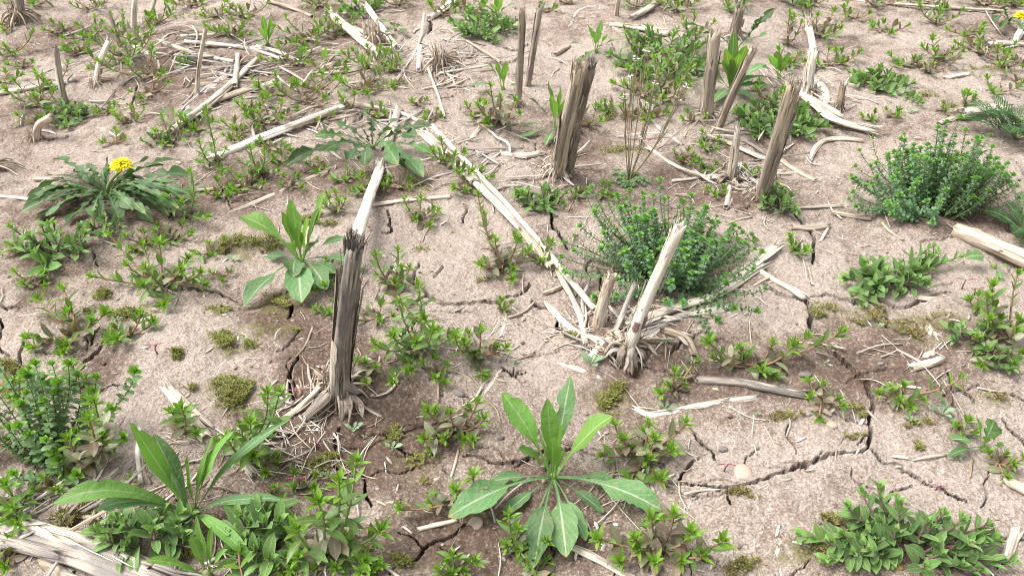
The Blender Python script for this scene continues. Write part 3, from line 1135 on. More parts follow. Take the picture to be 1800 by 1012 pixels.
def strip_shape(path, w, curl=0.5, twist=0.0, thick=0.0006, seed=0, n=None, cols=6, fray=0.3, taper=0.3, wavy=0.15):
    """A ribbon of dry sheath or husk, curled across, with split ends."""
    rng = np.random.RandomState(seed)
    path = np.asarray(path, float)
    L = float(np.sum(np.linalg.norm(np.diff(path, axis=0), axis=1)))
    n = n or max(8, int(L / 0.009))
    path = smooth_path(path, n)
    T, N, B = frames(path)
    t = np.linspace(0, 1, n)
    ww = w / 2 * (1 - taper * (2 * t - 1) ** 4) * (1 + wavy * np.interp(t, np.linspace(0, 1, 7), rng.uniform(-1, 1, 7)))
    s = np.linspace(-1, 1, cols)
    cr = rng.uniform(-1, 1, cols) * w * 0.05
    top = np.zeros((n, cols, 3))
    for i in range(n):
        a = twist * t[i] + 0.0
        x = N[i] * math.cos(a) + B[i] * math.sin(a)
        z = -N[i] * math.sin(a) + B[i] * math.cos(a)
        if z[2] < 0 and abs(twist) < 0.7:
            z = -z
        top[i] = path[i] + np.outer(s * ww[i], x) + np.outer(-curl * ww[i] * s ** 2 + cr, z)
    for k in range(cols):
        top[-1, k] += T[-1] * rng.uniform(-1, 1) * fray * w
        top[0, k] += T[0] * rng.uniform(-1, 1) * fray * w
    bot = top - np.array([0, 0, thick])
    V = np.concatenate([top.reshape(-1, 3), bot.reshape(-1, 3)])
    lc = np.zeros((n, cols, 3))
    lc[:, :, 0] = s[None, :] * w * 18 + seed % 11
    lc[:, :, 1] = (t * L)[:, None]
    lc = np.concatenate([lc.reshape(-1, 3)] * 2)
    o = n * cols
    f = []
    for i in range(n - 1):
        for k in range(cols - 1):
            a = i * cols + k
            f.append((a, a + 1, a + cols + 1, a + cols))
            f.append((o + a, o + a + cols, o + a + cols + 1, o + a + 1))
        a, b = i * cols, i * cols + cols - 1
        f.append((a, a + cols, o + a + cols, o + a))
        f.append((b, o + b, o + b + cols, b + cols))
    for k in range(cols - 1):
        a, b = k, (n - 1) * cols + k
        f.append((a, o + a, o + a + 1, a + 1))
        f.append((b, b + 1, o + b + 1, o + b))
    return V, f, lc


def ground_line(pts, r, lift=None, n=10):
    """Points (x, y[, height]) on the soil to a path that rests on it: a stiff piece keeps straight between its points."""
    out = []
    for p in pts:
        h = p[2] if len(p) > 2 else 0.0
        g = G(p[0], p[1])
        out.append(P(p[0], p[1], g[2] + r * 0.5 + h))
    path = smooth_path(out, n)
    worst = max(0.0, max(gh(q[0], q[1]) + r * 0.35 - q[2] for q in path))
    path[:, 2] += worst * 0.6
    return path


def splinters(mb, c, T, r, n, L, mat, rng, spread=0.4, wd=0.0012):
    """Frayed fibres at a broken end."""
    a = norm(cross(T, [0.2, 0.3, 1.0]))
    b = cross(T, a)
    for _ in range(n):
        th = rng.random() * 6.28
        o = c + (a * math.cos(th) + b * math.sin(th)) * r * rng.uniform(0.6, 1.0)
        d = norm(T + (a * math.cos(th) + b * math.sin(th)) * rng.uniform(0, spread) + np.array([rng.uniform(-.15, .15), rng.uniform(-.15, .15), 0]))
        l = L * rng.uniform(0.3, 1.0)
        p = [o - T * l * 0.5, o, o + d * l * 0.55 + a * rng.uniform(-.1, .1) * l, o + d * l]
        mb.add(tube(p, [wd, wd, wd * 0.7, wd * 0.15], 4, 0.5), mat)


DEBRIS = 0


def lying_stalk(pts, wpx, desc, mat='stalk_pale', flat=0.85, nodes=(0.5,), fray=6, cat='stalk', end_mat=None, dent=0.25, jag=0.6, w2=None):
    global DEBRIS
    DEBRIS += 1
    rng = random.Random(DEBRIS * 17)
    ym = pts[len(pts) // 2][1]
    r0 = wpx * mpp(pts[0][1]) / 2
    r1 = (w2 or wpx) * mpp(pts[0][1]) / 2 if w2 else r0 * 0.94
    path = ground_line(pts, r0)
    c = path.mean(axis=0)
    org = np.array([c[0], c[1], gh(c[0], c[1])])
    root = thing('maize_stalk', desc, cat, org, ((pts[0][0] + pts[-1][0]) / 2, (pts[0][1] + pts[-1][1]) / 2), 'fallen maize stalks')
    MB().add(stalk_shape(path - org, r0, r1, 14, None, nodes, jag * wpx * mpp(ym), jag * wpx * mpp(ym), flat, 0.17, DEBRIS, True, dent), mat).build('stalk', root)
    Lm = float(np.linalg.norm(path[-1] - path[0]))
    for q in range(2 if (wpx >= 11 and Lm > 0.05) else (1 if wpx >= 8 else 0)):
        i0 = rng.randint(0, 4)
        i1 = rng.randint(i0 + 3, 9)
        sd = norm(cross(path[-1] - path[0], [0, 0, 1.0])) * r0 * rng.uniform(-1.5, 1.5) + np.array([0, 0, r0 * rng.uniform(.2, .9)])
        pp = [path[i0] - org + sd * .5, path[(i0 + i1) // 2] - org + sd * .9, path[i1] - org + sd * rng.uniform(1.0, 1.6)]
        MB().add(strip_shape(pp, r0 * rng.uniform(.5, 1.1), .5, rng.uniform(-.6, .6), .0005, DEBRIS * 3 + q, None, 4, 1.0), rng.choice([mat, 'husk', 'stalk_tan'])).build('peeling_strip', root)
    if fray:
        T = norm(path[1] - path[0])
        fb = MB()
        splinters(fb, path[0] - org, -T, r0, fray, r0 * 3, end_mat or mat, rng, 0.3, r0 * 0.13)
        fb.build('frayed_fibre', root)
        fb = MB()
        T = norm(path[-1] - path[-2])
        splinters(fb, path[-1] - org, T, r1, fray, r0 * 3, end_mat or mat, rng, 0.3, r0 * 0.13)
        fb.build('frayed_fibre', root)
    return root


def husk(pts, wpx, desc, mat='husk', curl=0.5, twist=0.3, cat='husk', lift=0.0, strands=2):
    global DEBRIS
    DEBRIS += 1
    rng = random.Random(DEBRIS * 29)
    w = wpx * mpp(pts[0][1])
    path = ground_line(pts, w * 0.25)
    path[:, 2] += lift
    c = path.mean(axis=0)
    org = np.array([c[0], c[1], gh(c[0], c[1])])
    mb = MB().add(strip_shape(path - org, w, curl, twist, 0.0007, DEBRIS, None, 7 if wpx > 14 else 5, 0.6), mat)
    o = mb.build('maize_husk', None, org)
    tag(o, desc, cat, ((pts[0][0] + pts[-1][0]) / 2, (pts[0][1] + pts[-1][1]) / 2), 'strips of maize husk')
    if strands:
        fb = MB()
        for _ in range(strands):
            i0, i1 = sorted(rng.sample(range(len(path)), 2))
            sd = np.array([rng.uniform(-1, 1), rng.uniform(-1, 1), rng.uniform(0, .8)]) * w * 0.6
            p = [path[i0] - org, (path[i0] + path[i1]) / 2 - org + sd * 0.6, path[i1] - org + sd]
            fb.add(tube(smooth_path(p, 6), [w * 0.05, w * 0.06, w * 0.06, w * 0.05, w * .04, w * .02], 4, 0.6), mat)
        fb.build('loose_fibre', o)
    return o


def stump(base, top, wpx, h, desc, mat='stalk_grey', w2=None, nodes=(0.15,), roots=9, fray=14, second=None, sheaths=3, jag=1.2, lean_in=True, root_len=1.6, top_mat=None, seed=None, ball=True, flat=0.85, cat='stump', bend=None, extra_mat=None, dent=0.2, patches=(), crown=0):
    """Standing stub: base (x, y), top (x, y) at height h metres; width in px at the base."""
    seed = seed or int(base[0] + base[1])
    rng = random.Random(seed)
    org = G(*base)
    r0 = 0.80 * wpx * mpp(base[1]) / 2
    r1 = 0.76 * (w2 or wpx * 0.92) * mpp(base[1]) / 2
    root = thing('maize_stump', desc, cat, org, ((base[0] + top[0]) / 2, (base[1] + top[1]) / 2), 'standing maize stubs')
    parts = [(np.array([0, 0, -r0 * 0.6]), P(top[0], top[1], org[2] + h) - org, r0, r1, mat, bend)]
    for s in second or []:
        (bx, by), (tx, ty), w, hh, mt = s
        b = G(bx, by) - org
        parts.append((b - np.array([0, 0, r0 * 0.3]), P(tx, ty, org[2] + hh) - org, 0.78 * w * mpp(base[1]) / 2, 0.7 * w * mpp(base[1]) / 2, mt, None))
    for k, (a, b, ra, rb, mt, bd) in enumerate(parts):
        fb = MB()
        L = np.linalg.norm(b - a)
        mid = (a + b) / 2 + np.array([rng.uniform(-.02, .02), rng.uniform(-.02, .02), 0]) * L
        if bd:
            mid = mid + np.array(bd)
        path = [a, mid, b]
        MB().add(stalk_shape(path, ra, rb, 20, max(14, int(L / 0.006)), nodes, 0, jag * ra, flat, 0.13, seed + k, True, dent), mt).build('stalk', root)
        T = norm(b - mid)
        splinters(fb, b, T, rb, fray, rb * 2.2, top_mat or mt, rng, 0.45, rb * 0.13)
        if fb.v:
            fb.build('frayed_fibre', root)
        # dry leaf sheath still clasping the stub
        plist = list(patches) if k == 0 else []
        for q in range(sheaths + len(plist)):
            th = rng.random() * 6.28
            pt = plist[q - sheaths] if q >= sheaths else None
            ax = norm(b - a)
            e1 = norm(cross(ax, [0.3, 0.1, 1.0]))
            e2 = cross(e1, ax)
            t0, t1 = rng.uniform(0.0, 0.25), rng.uniform(0.45, 1.0)
            if pt:
                t0, t1 = pt[1], pt[2]
                th = math.atan2(float(np.dot(e2, pt[0])), float(np.dot(e1, pt[0])))
            def on(t, k_):
                t_ = min(max(t, 0), 1)
                c = (1 - t_) ** 2 * a + 2 * t_ * (1 - t_) * (2 * mid - (a + b) / 2) + t_ ** 2 * b
                return c + (e1 * math.cos(th) + e2 * math.sin(th)) * ra * k_
            pp = [on(t0, 1.06), on(t0 * .6 + t1 * .4, 1.03), on(t1, 1.05 + rng.uniform(0, .35))]
            w_ = ra * rng.uniform(0.5, 1.1)
            if pt:
                pp = [on(t0, 1.12), on((t0 + t1) / 2, 1.10), on(t1, 1.08)]
                w_ = ra * pt[3]
            fb2 = MB()
            n_ = 10
            pth = smooth_path(pp, n_)
            V = []
            for i in range(n_):
                out = norm(pth[i] - on(t0 + (t1 - t0) * i / (n_ - 1), 0))
                sd_ = norm(cross(out, ax))
                wi = w_ * (0.5 if i in (0, n_ - 1) else 1) * rng.uniform(0.8, 1.1)
                for s_ in (-1, -.4, .4, 1):
                    V.append(pth[i] + sd_ * s_ * wi * .5 - out * (s_ * s_) * wi * 0.22 + out * rng.uniform(0, .03) * ra)
            V = np.array(V)
            lcv = np.array([(s_ * 0.3, (t0 + (t1 - t0) * i / n_) * L, 0) for i in range(n_) for s_ in (-1, -.4, .4, 1)])
            fc = [(i * 4 + c_, i * 4 + c_ + 1, i * 4 + c_ + 5, i * 4 + c_ + 4) for i in range(n_ - 1) for c_ in range(3)]
            fb2.add((V, fc, lcv), pt[4] if pt else (extra_mat or ('stalk_bark' if q % 2 else mt))).build('leaf_sheath' if not pt else 'bare_patch', root)
    if h > .1:
        # shredded fibres hanging along the stub
        sf = MB()
        for (a, b, ra, rb, mt, bd) in parts[:2]:
            ax = norm(b - a)
            e1 = norm(cross(ax, [0.3, 0.1, 1.0]))
            e2 = cross(e1, ax)
            for _ in range(34):
                th, t0, ln = rng.random() * 6.283, rng.uniform(0.02, .9), rng.uniform(.08, .4)
                o_ = e1 * math.cos(th) + e2 * math.sin(th)
                pp = [a + (b - a) * min(1.02, t0 + ln * q) + o_ * (ra + (rb - ra) * t0) * kk + (e1 * rng.uniform(-1, 1) + e2 * rng.uniform(-1, 1)) * ra * .12 for q, kk in ((0, .98), (.35, 1.06), (.7, 1.1 + rng.uniform(0, .2)), (1, 1.12 + rng.uniform(0, .55)))]
                if rng.random() < .5:
                    pp = pp[::-1]
                    pp[0] = pp[0] * .5 + pp[1] * .5
                wq = ra * rng.uniform(.04, .11)
                sf.add(tube(smooth_path(pp, 7), [wq * .4, wq, wq, wq, wq * .9, wq * .6, wq * .2], 4, .5), rng.choice([mt, mt, 'stalk_bark', 'husk_dark', 'husk']))
        o = sf.build('shredded_fibre', root)
        o['kind'] = 'stuff'
    for k in range(crown):
        a = k * 2.399 + rng.random()
        out = np.array([math.cos(a), math.sin(a), 0])
        q0 = out * r0 * rng.uniform(.5, 1.2) + np.array([0, 0, r0 * rng.uniform(.2, 1.3)])
        q2 = out * r0 * rng.uniform(1.8, 4.0) + np.array([rng.uniform(-1, 1) * r0, rng.uniform(-1, 1) * r0, 0])
        q2[2] = gh(org[0] + q2[0], org[1] + q2[1]) - org[2] + r0 * rng.uniform(.1, .8)
        q1 = (q0 + q2) / 2 + np.array([rng.uniform(-.6, .6) * r0, rng.uniform(-.6, .6) * r0, r0 * rng.uniform(0, .8)])
        if k % 3:
            MB().add(strip_shape([q0, q1, q2], r0 * rng.uniform(.6, 1.3), .6, rng.uniform(-1, 1), .0007, seed + k, None, 5, .9), rng.choice(['husk', 'husk_dark', 'stalk_tan', 'stalk_bark', 'stalk_pale'])).build('husk_flake', root)
        else:
            MB().add(stalk_shape([q0, q1, q2], r0 * rng.uniform(.22, .4), r0 * .2, 9, 8, (), 0, r0 * .3, .8, .25, seed + k), rng.choice(['root', 'stalk_bark', 'root'])).build('root', root)
    for k in range(roots):
        a = k * 2.399 + rng.random() * 0.6
        out = np.array([math.cos(a), math.sin(a), 0])
        l = r0 * root_len * rng.uniform(0.7, 1.5)
        p0 = out * r0 * 0.75 + np.array([0, 0, r0 * rng.uniform(0.5, 1.7)])
        e = out * (r0 + l)
        e[2] = gh(org[0] + e[0], org[1] + e[1]) - org[2] - r0 * 0.12
        mid = (p0 + e) / 2 + out * r0 * 0.2 + np.array([rng.uniform(-.3, .3) * r0, rng.uniform(-.3, .3) * r0, r0 * 0.35])
        rr = r0 * rng.uniform(0.12, 0.2)
        MB().add(tube(smooth_path([p0, mid, e], 8), np.linspace(rr, rr * 0.45, 8), 6), 'root' if rng.random() < .5 else rng.choice(['stalk_pale', 'stalk_tan'])).build('root', root)
    if ball:
        cb = MB()
        for _ in range(46):
            a = rng.random() * 6.28
            out = np.array([math.cos(a), math.sin(a), 0])
            p0 = out * r0 * rng.uniform(0.85, 1.15) + np.array([0, 0, r0 * rng.uniform(0.6, 3.4)])
            p1 = out * r0 * rng.uniform(1.0, 1.5) + np.array([0, 0, r0 * rng.uniform(0.3, 1.0)])
            p2 = out * r0 * rng.uniform(1.1, 2.1) + np.array([rng.uniform(-.5, .5) * r0, rng.uniform(-.5, .5) * r0, 0.0])
            p2[2] = gh(org[0] + p2[0], org[1] + p2[1]) - org[2] + 0.0005
            cb.add(tube(smooth_path([p0, p1, p2], 5), r0 * 0.045, 4), rng.choice(['root', 'stalk_bark', 'root', 'husk']))
        o = cb.build('root_fibre', root)
        o['kind'] = 'stuff'
    return root

# ------------------------------------------------------------------ the ground: one displaced sheet with real cracks
CRACKS = [  # (width px at its row, depth m, points)
    (7, .014, [(1250, 862), (1290, 868), (1350, 848), (1400, 825), (1450, 815), (1522, 800)]),
    (8, .016, [(1522, 800), (1528, 770), (1525, 740), (1530, 710), (1520, 690), (1490, 655), (1455, 620), (1430, 590), (1420, 555), (1395, 535), (1340, 515)]),
    (6, .012, [(1415, 538), (1480, 540), (1550, 546), (1620, 541), (1665, 528)]),
    (5, .011, [(1522, 800), (1570, 825), (1600, 850), (1640, 878)]),
    (6, .012, [(1690, 953), (1740, 952), (1765, 962), (1800, 970)]),
    (6, .012, [(690, 478), (720, 500), (745, 520), (755, 532), (830, 540), (878, 536), (900, 528)]),
    (3.5, .008, [(755, 532), (720, 545), (698, 553)]), (3, .006, [(735, 560), (730, 575), (725, 590)]),
    (5.5, .011, [(815, 793), (860, 808), (900, 808), (950, 792), (985, 782)]),
    (4, .009, [(600, 833), (650, 825), (690, 819), (730, 808)]), (4.5, .01, [(637, 829), (641, 860), (652, 888)]),
    (4, .008, [(598, 752), (588, 780), (584, 812), (598, 830)]),
    (5, .011, [(685, 1015), (715, 990), (745, 960), (790, 935), (835, 905)]), (3, .007, [(745, 960), (720, 940), (700, 935)]),
    (4.5, .01, [(-20, 548), (20, 556), (45, 552)]), (4.5, .01, [(3, 565), (8, 600), (4, 620), (25, 640)]), (4.5, .01, [(50, 618), (42, 640), (44, 668)]),
    (5, .011, [(190, 612), (172, 640), (148, 664)]), (4, .008, [(180, 590), (168, 610), (166, 622)]),
    (4, .008, [(300, 524), (345, 516), (385, 517), (418, 532)]), (5, .011, [(506, 515), (516, 548), (508, 575)]),
    (4.5, .01, [(968, 372), (975, 405), (992, 428), (1000, 440)]), (4.5, .01, [(905, 528), (925, 515), (932, 508)]), (4.5, .01, [(935, 535), (952, 545), (978, 556), (978, 582), (995, 598)]),
    (4, .008, [(683, 380), (684, 402), (690, 418), (672, 420)]), (4, .009, [(1655, 668), (1690, 700), (1707, 718)]), (4, .009, [(1758, 745), (1775, 770), (1810, 795)]),
    (4.5, .009, [(1195, 838), (1212, 815), (1230, 806)]), (4, .008, [(1210, 755), (1235, 785), (1258, 812)]), (4, .008, [(1548, 556), (1556, 575), (1552, 590)]),
    (3.5, .007, [(1735, 700), (1770, 706), (1810, 718)]), (4, .009, [(1090, 958), (1102, 940), (1098, 930), (1080, 952)]), (5, .01, [(1398, 365), (1420, 410), (1428, 440), (1424, 478)]),
    (4, .009, [(960, 820), (985, 790), (1010, 780)]), (3.5, .007, [(240, 150), (232, 185), (235, 205)]), (4.5, .01, [(755, 45), (758, 60), (752, 70)]),
    (4, .008, [(885, 95), (900, 100), (930, 88)]), (3, .006, [(1250, 862), (1205, 845)]), (3, .006, [(1640, 878), (1690, 900)]), (3.5, .007, [(530, 650), (512, 690), (520, 715)]),
    (3.5, .007, [(470, 770), (500, 775), (530, 768)]), (3, .006, [(1280, 900), (1275, 870)]), (3, .007, [(300, 340), (305, 365), (298, 385)]), (3, .006, [(880, 640), (900, 655), (930, 650)]),
    (3, .006, [(690, 770), (730, 790), (760, 788)]), (4, .009, [(1595, 868), (1560, 880), (1545, 905)]), (3, .006, [(120, 690), (180, 700), (230, 692)]),
]
MOIST = [  # darker, still damp soil: (x, y, rx, ry, amount)
    (560, 620, 100, 110, .75), (640, 780, 160, 80, .6), (560, 800, 120, 70, .4), (920, 930, 180, 90, .55), (800, 960, 150, 60, .4), (1560, 640, 170, 80, .45), (1320, 330, 100, 60, .7),
    (190, 650, 60, 45, .6), (40, 790, 80, 60, .6), (330, 930, 130, 70, .7), (1110, 610, 110, 60, .55), (1640, 590, 120, 50, .4), (1480, 470, 90, 50, .35), (90, 560, 70, 60, .2),
    (640, 330, 120, 50, .5), (470, 330, 110, 50, .4), (210, 360, 170, 60, .5), (1500, 70, 90, 30, .5), (1120, 500, 120, 60, .6), (1000, 270, 80, 60, .35), (470, 560, 60, 50, .55),
    (300, 130, 80, 60, .4), (560, 120, 140, 50, .35), (1640, 400, 120, 40, .5), (1280, 500, 80, 40, .3), (1700, 660, 90, 60, .35), (1160, 900, 130, 60, .25), (1480, 640, 80, 90, .25),
    (740, 720, 70, 50, .5), (30, 680, 50, 50, .3), (60, 470, 60, 60, .2), (760, 160, 90, 40, .2), (970, 840, 90, 60, .6), (100, 60, 100, 40, .2), (1350, 640, 80, 50, .3), (1600, 990, 120, 50, .5),
    (330, 620, 140, 60, -.55), (820, 430, 110, 90, -.45), (930, 620, 90, 60, -.4), (1370, 830, 200, 100, -.35), (1480, 470, 60, 40, -.2), (1620, 560, 0.1, 0.1, 0), (1330, 580, 100, 70, -.35),
    (500, 560, 30, 30, .2), (640, 430, 40, 60, -.1), (220, 730, 80, 50, -.3), (1690, 900, 110, 60, -.35), (1620, 60, 130, 40, -.1), (830, 250, 80, 40, -.3), (350, 330, 60, 30, -.1), (1560, 350, 60, 40, -.15),
]
MOSSES = [  # (x, y, rx, ry, tufts, brown)
    (430, 440, 55, 24, 620, .25), (413, 628, 42, 20, 560, .1), (470, 600, 50, 16, 260, .15), (418, 712, 48, 30, 900, .1), (490, 545, 35, 26, 330, .2), (560, 402, 40, 9, 180, .4), (15, 668, 34, 20, 420, .5),
    (30, 700, 30, 20, 200, .3), (130, 930, 45, 28, 760, .75), (1068, 702, 40, 22, 260, .2), (1085, 690, 30, 18, 130, .2), (188, 532, 18, 10, 120, .05), (235, 560, 60, 14, 240, .1), (315, 650, 18, 8, 90, .1),
    (395, 560, 22, 10, 90, .1), (60, 450, 60, 10, 160, .5), (20, 450, 30, 14, 160, .3), (145, 455, 28, 10, 90, .2), (240, 445, 35, 10, 90, .3), (735, 800, 45, 16, 130, .1), (690, 760, 30, 20, 80, .1), (745, 835, 30, 14, 90, .1),
    (590, 800, 30, 14, 120, .1), (555, 815, 20, 12, 70, .1), (1630, 590, 60, 26, 210, .8), (1530, 570, 50, 18, 150, .7), (1440, 560, 40, 14, 130, .3), (1100, 260, 50, 12, 140, .1), (1080, 205, 30, 9, 110, .1), (730, 330, 30, 20, 70, .3),
    (330, 20, 60, 8, 180, .4), (370, 35, 40, 8, 120, .4), (215, 180, 50, 8, 120, .3), (700, 155, 40, 10, 110, .1), (1740, 715, 40, 18, 120, .7), (1605, 800, 10, 8, 40, .2), (1420, 985, 70, 22, 260, .5), (1470, 935, 40, 18, 130, .5), (1310, 1000, 40, 14, 120, .6),
    (1260, 720, 0.1, 0.1, 1, .1), (1330, 600, 20, 8, 40, .3), (1640, 175, 40, 8, 80, .4), (1730, 130, 50, 8, 120, .2), (690, 890, 40, 12, 70, .2), (710, 990, 40, 14, 100, .3), (640, 960, 30, 12, 70, .1), (1290, 880, 30, 12, 70, .7),
    (200, 600, 16, 8, 50, .1), (160, 560, 14, 9, 60, .3), (120, 385, 50, 9, 80, .5), (95, 770, 40, 14, 120, .4), (120, 700, 26, 20, 120, .4), (300, 985, 40, 14, 120, .3), (850, 500, 16, 8, 30, .3), (755, 445, 40, 20, 60, .3),
    (1000, 600, 20, 8, 40, .2), (1480, 775, 30, 10, 40, .6), (1390, 740, 40, 14, 60, .6), (1500, 730, 30, 12, 50, .5), (1610, 755, 30, 10, 40, .4), (350, 705, 20, 10, 50, .2), (640, 610, 14, 7, 40, .2), (595, 950, 30, 12, 70, .1),
]


def fractal(pts, rng, amp=0.17, depth=4):
    pts = [np.array(p, float) for p in pts]
    for _ in range(depth):
        out = [pts[0]]
        for a, b in zip(pts[:-1], pts[1:]):
            d = b - a
            L = np.linalg.norm(d)
            if L > 5:
                out.append((a + b) / 2 + np.array([-d[1], d[0] * 0.7]) * rng.uniform(-amp, amp))
            out.append(b)
        pts = out
    return np.array(pts)


def build_ground():
    def axis(lo, a, b, hi, fine, coarse):
        return np.concatenate([np.arange(lo, a, coarse), np.arange(a, b, fine), np.arange(b, hi, coarse)])
    xs = axis(-900, -70, 1870, 2700, 1.6, 9.0)
    ys = axis(-250, -25, 1040, 1500, 1.6, 6.0)
    X, Y = np.meshgrid(xs, ys)
    dx, dy = (X - 900) / FPX, (506 - Y) / FPX
    dz = FWD[2] + UPV[2] * dy
    t = -CAM_H / dz
    WX, WY = dx * t, (FWD[1] + UPV[1] * dy) * t
    Z = base_height(WX, WY)
    # crumbly crust
    Z += 0.0016 * fbm(WX * 95, WY * 95, 31, 3, 0.6) + 0.0010 * fbm(WX * 300, WY * 300, 41, 2, 0.6)
    moist = 0.31 + 0.55 * fbm(WX * 6, WY * 6, 51, 3)
    moss = np.zeros_like(X)
    for x, y, rx, ry, a in MOIST:
        moist += (a * 0.95) * np.exp(-(((X - x) / rx) ** 2 + ((Y - y) / ry) ** 2) * 1.1)
    for x, y, rx, ry, n, br in MOSSES:
        moss += np.exp(-(((X - x) / (rx * 1.05)) ** 2 + ((Y - y) / (ry * 1.1)) ** 2) ** 2 * 0.9) * min(1, n / 200)
    rng = random.Random(5)
    cracks = [(w, d, fractal(p, rng)) for w, d, p in CRACKS]
    for _ in range(150):                       # hairline cracks
        x, y = rng.uniform(-100, 1900), rng.uniform(10, 1010)
        a = rng.uniform(0, 3.14)
        L = rng.uniform(30, 110) * (0.4 + y / 1000)
        p = [(x, y)]
        for k in range(4):
            a += rng.uniform(-0.7, 0.7)
            p.append((p[-1][0] + math.cos(a) * L / 4, p[-1][1] + math.sin(a) * L / 4 * 0.6))
        cracks.append((2.2 + 2.0 * rng.random(), 0.0045, fractal(p, rng)))
    for wpx, depth, p in cracks:
        pad = 40
        i0, i1 = np.searchsorted(ys, [p[:, 1].min() - pad, p[:, 1].max() + pad])
        j0, j1 = np.searchsorted(xs, [p[:, 0].min() - pad, p[:, 0].max() + pad])
        if i1 <= i0 or j1 <= j0:
            continue
        xx, yy = X[i0:i1, j0:j1], Y[i0:i1, j0:j1]
        best = np.full(xx.shape, 1e9)
        ox, oy = np.zeros(xx.shape), np.zeros(xx.shape)
        n = len(p) - 1
        for k in range(n):
            a, b = p[k], p[k + 1]
            d = b - a
            q = np.clip(((xx - a[0]) * d[0] + (yy - a[1]) * d[1]) / max(d @ d, 1e-9), 0, 1)
            tt = (k + q) / n
            wloc = wpx * (0.35 + 0.65 * np.sin(math.pi * np.clip(0.06 + 0.88 * tt, 0, 1)) ** 0.5) * (0.75 + 0.5 * vnoise(tt * 23 + wpx, tt * 0 + 3.3, 9) + 0.25)
            dist = np.hypot(xx - a[0] - d[0] * q, (yy - a[1] - d[1] * q) * 1.25) / wloc
            nearer = dist < best
            best = np.where(nearer, dist, best)
            ox = np.where(nearer, xx - a[0] - d[0] * q, ox)
            oy = np.where(nearer, yy - a[1] - d[1] * q, oy)
        cut = np.clip((0.52 - best) / 0.14, 0, 1)
        # the walls are undercut below the crust
        ln = np.maximum(np.hypot(ox, oy), .3)
        und = 0.0055 * cut * (depth > .0055) * np.clip(best / .12, 0, 1)
        WX[i0:i1, j0:j1] += ox / ln * und
        WY[i0:i1, j0:j1] -= oy / ln * und
        lip = np.exp(-((best - 1.4) / 1.3) ** 2)
        Z[i0:i1, j0:j1] += -depth * 2.6 * cut * cut * (3 - 2 * cut) + 0.0005 * lip * (depth > .005)
    ny, nx = X.shape
    V = np.stack([WX, WY, Z], -1).reshape(-1, 3)
    idx = np.arange(ny * nx).reshape(ny, nx)
    q = np.stack([idx[:-1, :-1], idx[1:, :-1], idx[1:, 1:], idx[:-1, 1:]], -1).reshape(-1, 4)
    # a coarse skirt carries the field on to the horizon
    me = bpy.data.meshes.new('ground')
    me.vertices.add(len(V))
    me.vertices.foreach_set('co', V.astype(np.float32).ravel())
    me.loops.add(len(q) * 4)
    me.loops.foreach_set('vertex_index', q.astype(np.int32).ravel())
    me.polygons.add(len(q))
    me.polygons.foreach_set('loop_start', np.arange(0, len(q) * 4, 4, dtype=np.int32))
    me.polygons.foreach_set('loop_total', np.full(len(q), 4, np.int32))
    me.update(calc_edges=True)
    me.polygons.foreach_set('use_smooth', np.ones(len(q), bool))
    a = me.attributes.new('soil', 'FLOAT_VECTOR', 'POINT')
    a.data.foreach_set('vector', np.stack([moist, np.clip(moss, 0, 1), np.zeros_like(moist)], -1).astype(np.float32).ravel())
    me.materials.append(MATS['soil'])
    o = link('ground', me)
    o['kind'] = 'structure'
    o['label'] = 'dry cracked tan and brown field soil'
    # outer field: one wide sheet a little lower, reaching the horizon
    g = []
    rad = np.concatenate([[0.0], np.geomspace(0.6, 2500, 40)])
    seg = 72
    vv, ff = [(0, 1.0, -0.03)], []
    for i, r in enumerate(rad[1:]):
        for k in range(seg):
            th = k / seg * 2 * math.pi
            x, y = r * math.cos(th), 1.0 + r * math.sin(th)
            vv.append((x, y, -0.035 + (0.02 * (min(1, r / 8)) if r > 3 else 0) + 0.012 * math.sin(x * 2.1) * math.sin(y * 1.7) * min(1, r)))
    for k in range(seg):
        ff.append((0, 1 + k, 1 + (k + 1) % seg))
    for i in range(len(rad) - 2):
        for k in range(seg):
            a_, b_ = 1 + i * seg, 1 + (i + 1) * seg
            ff.append((a_ + k, b_ + k, b_ + (k + 1) % seg, a_ + (k + 1) % seg))
    me = bpy.data.meshes.new('field')
    me.from_pydata(vv, [], ff)
    me.polygons.foreach_set('use_smooth', np.ones(len(ff), bool))
    me.materials.append(MATS['soil'])
    a = me.attributes.new('soil', 'FLOAT_VECTOR', 'POINT')
    a.data.foreach_set('vector', np.tile(np.array([0.35, 0.05, 0], np.float32), len(vv)))
    o = link('field_ground', me)
    o['kind'] = 'structure'
    o['label'] = 'bare field soil stretching on to the horizon'


build_ground()


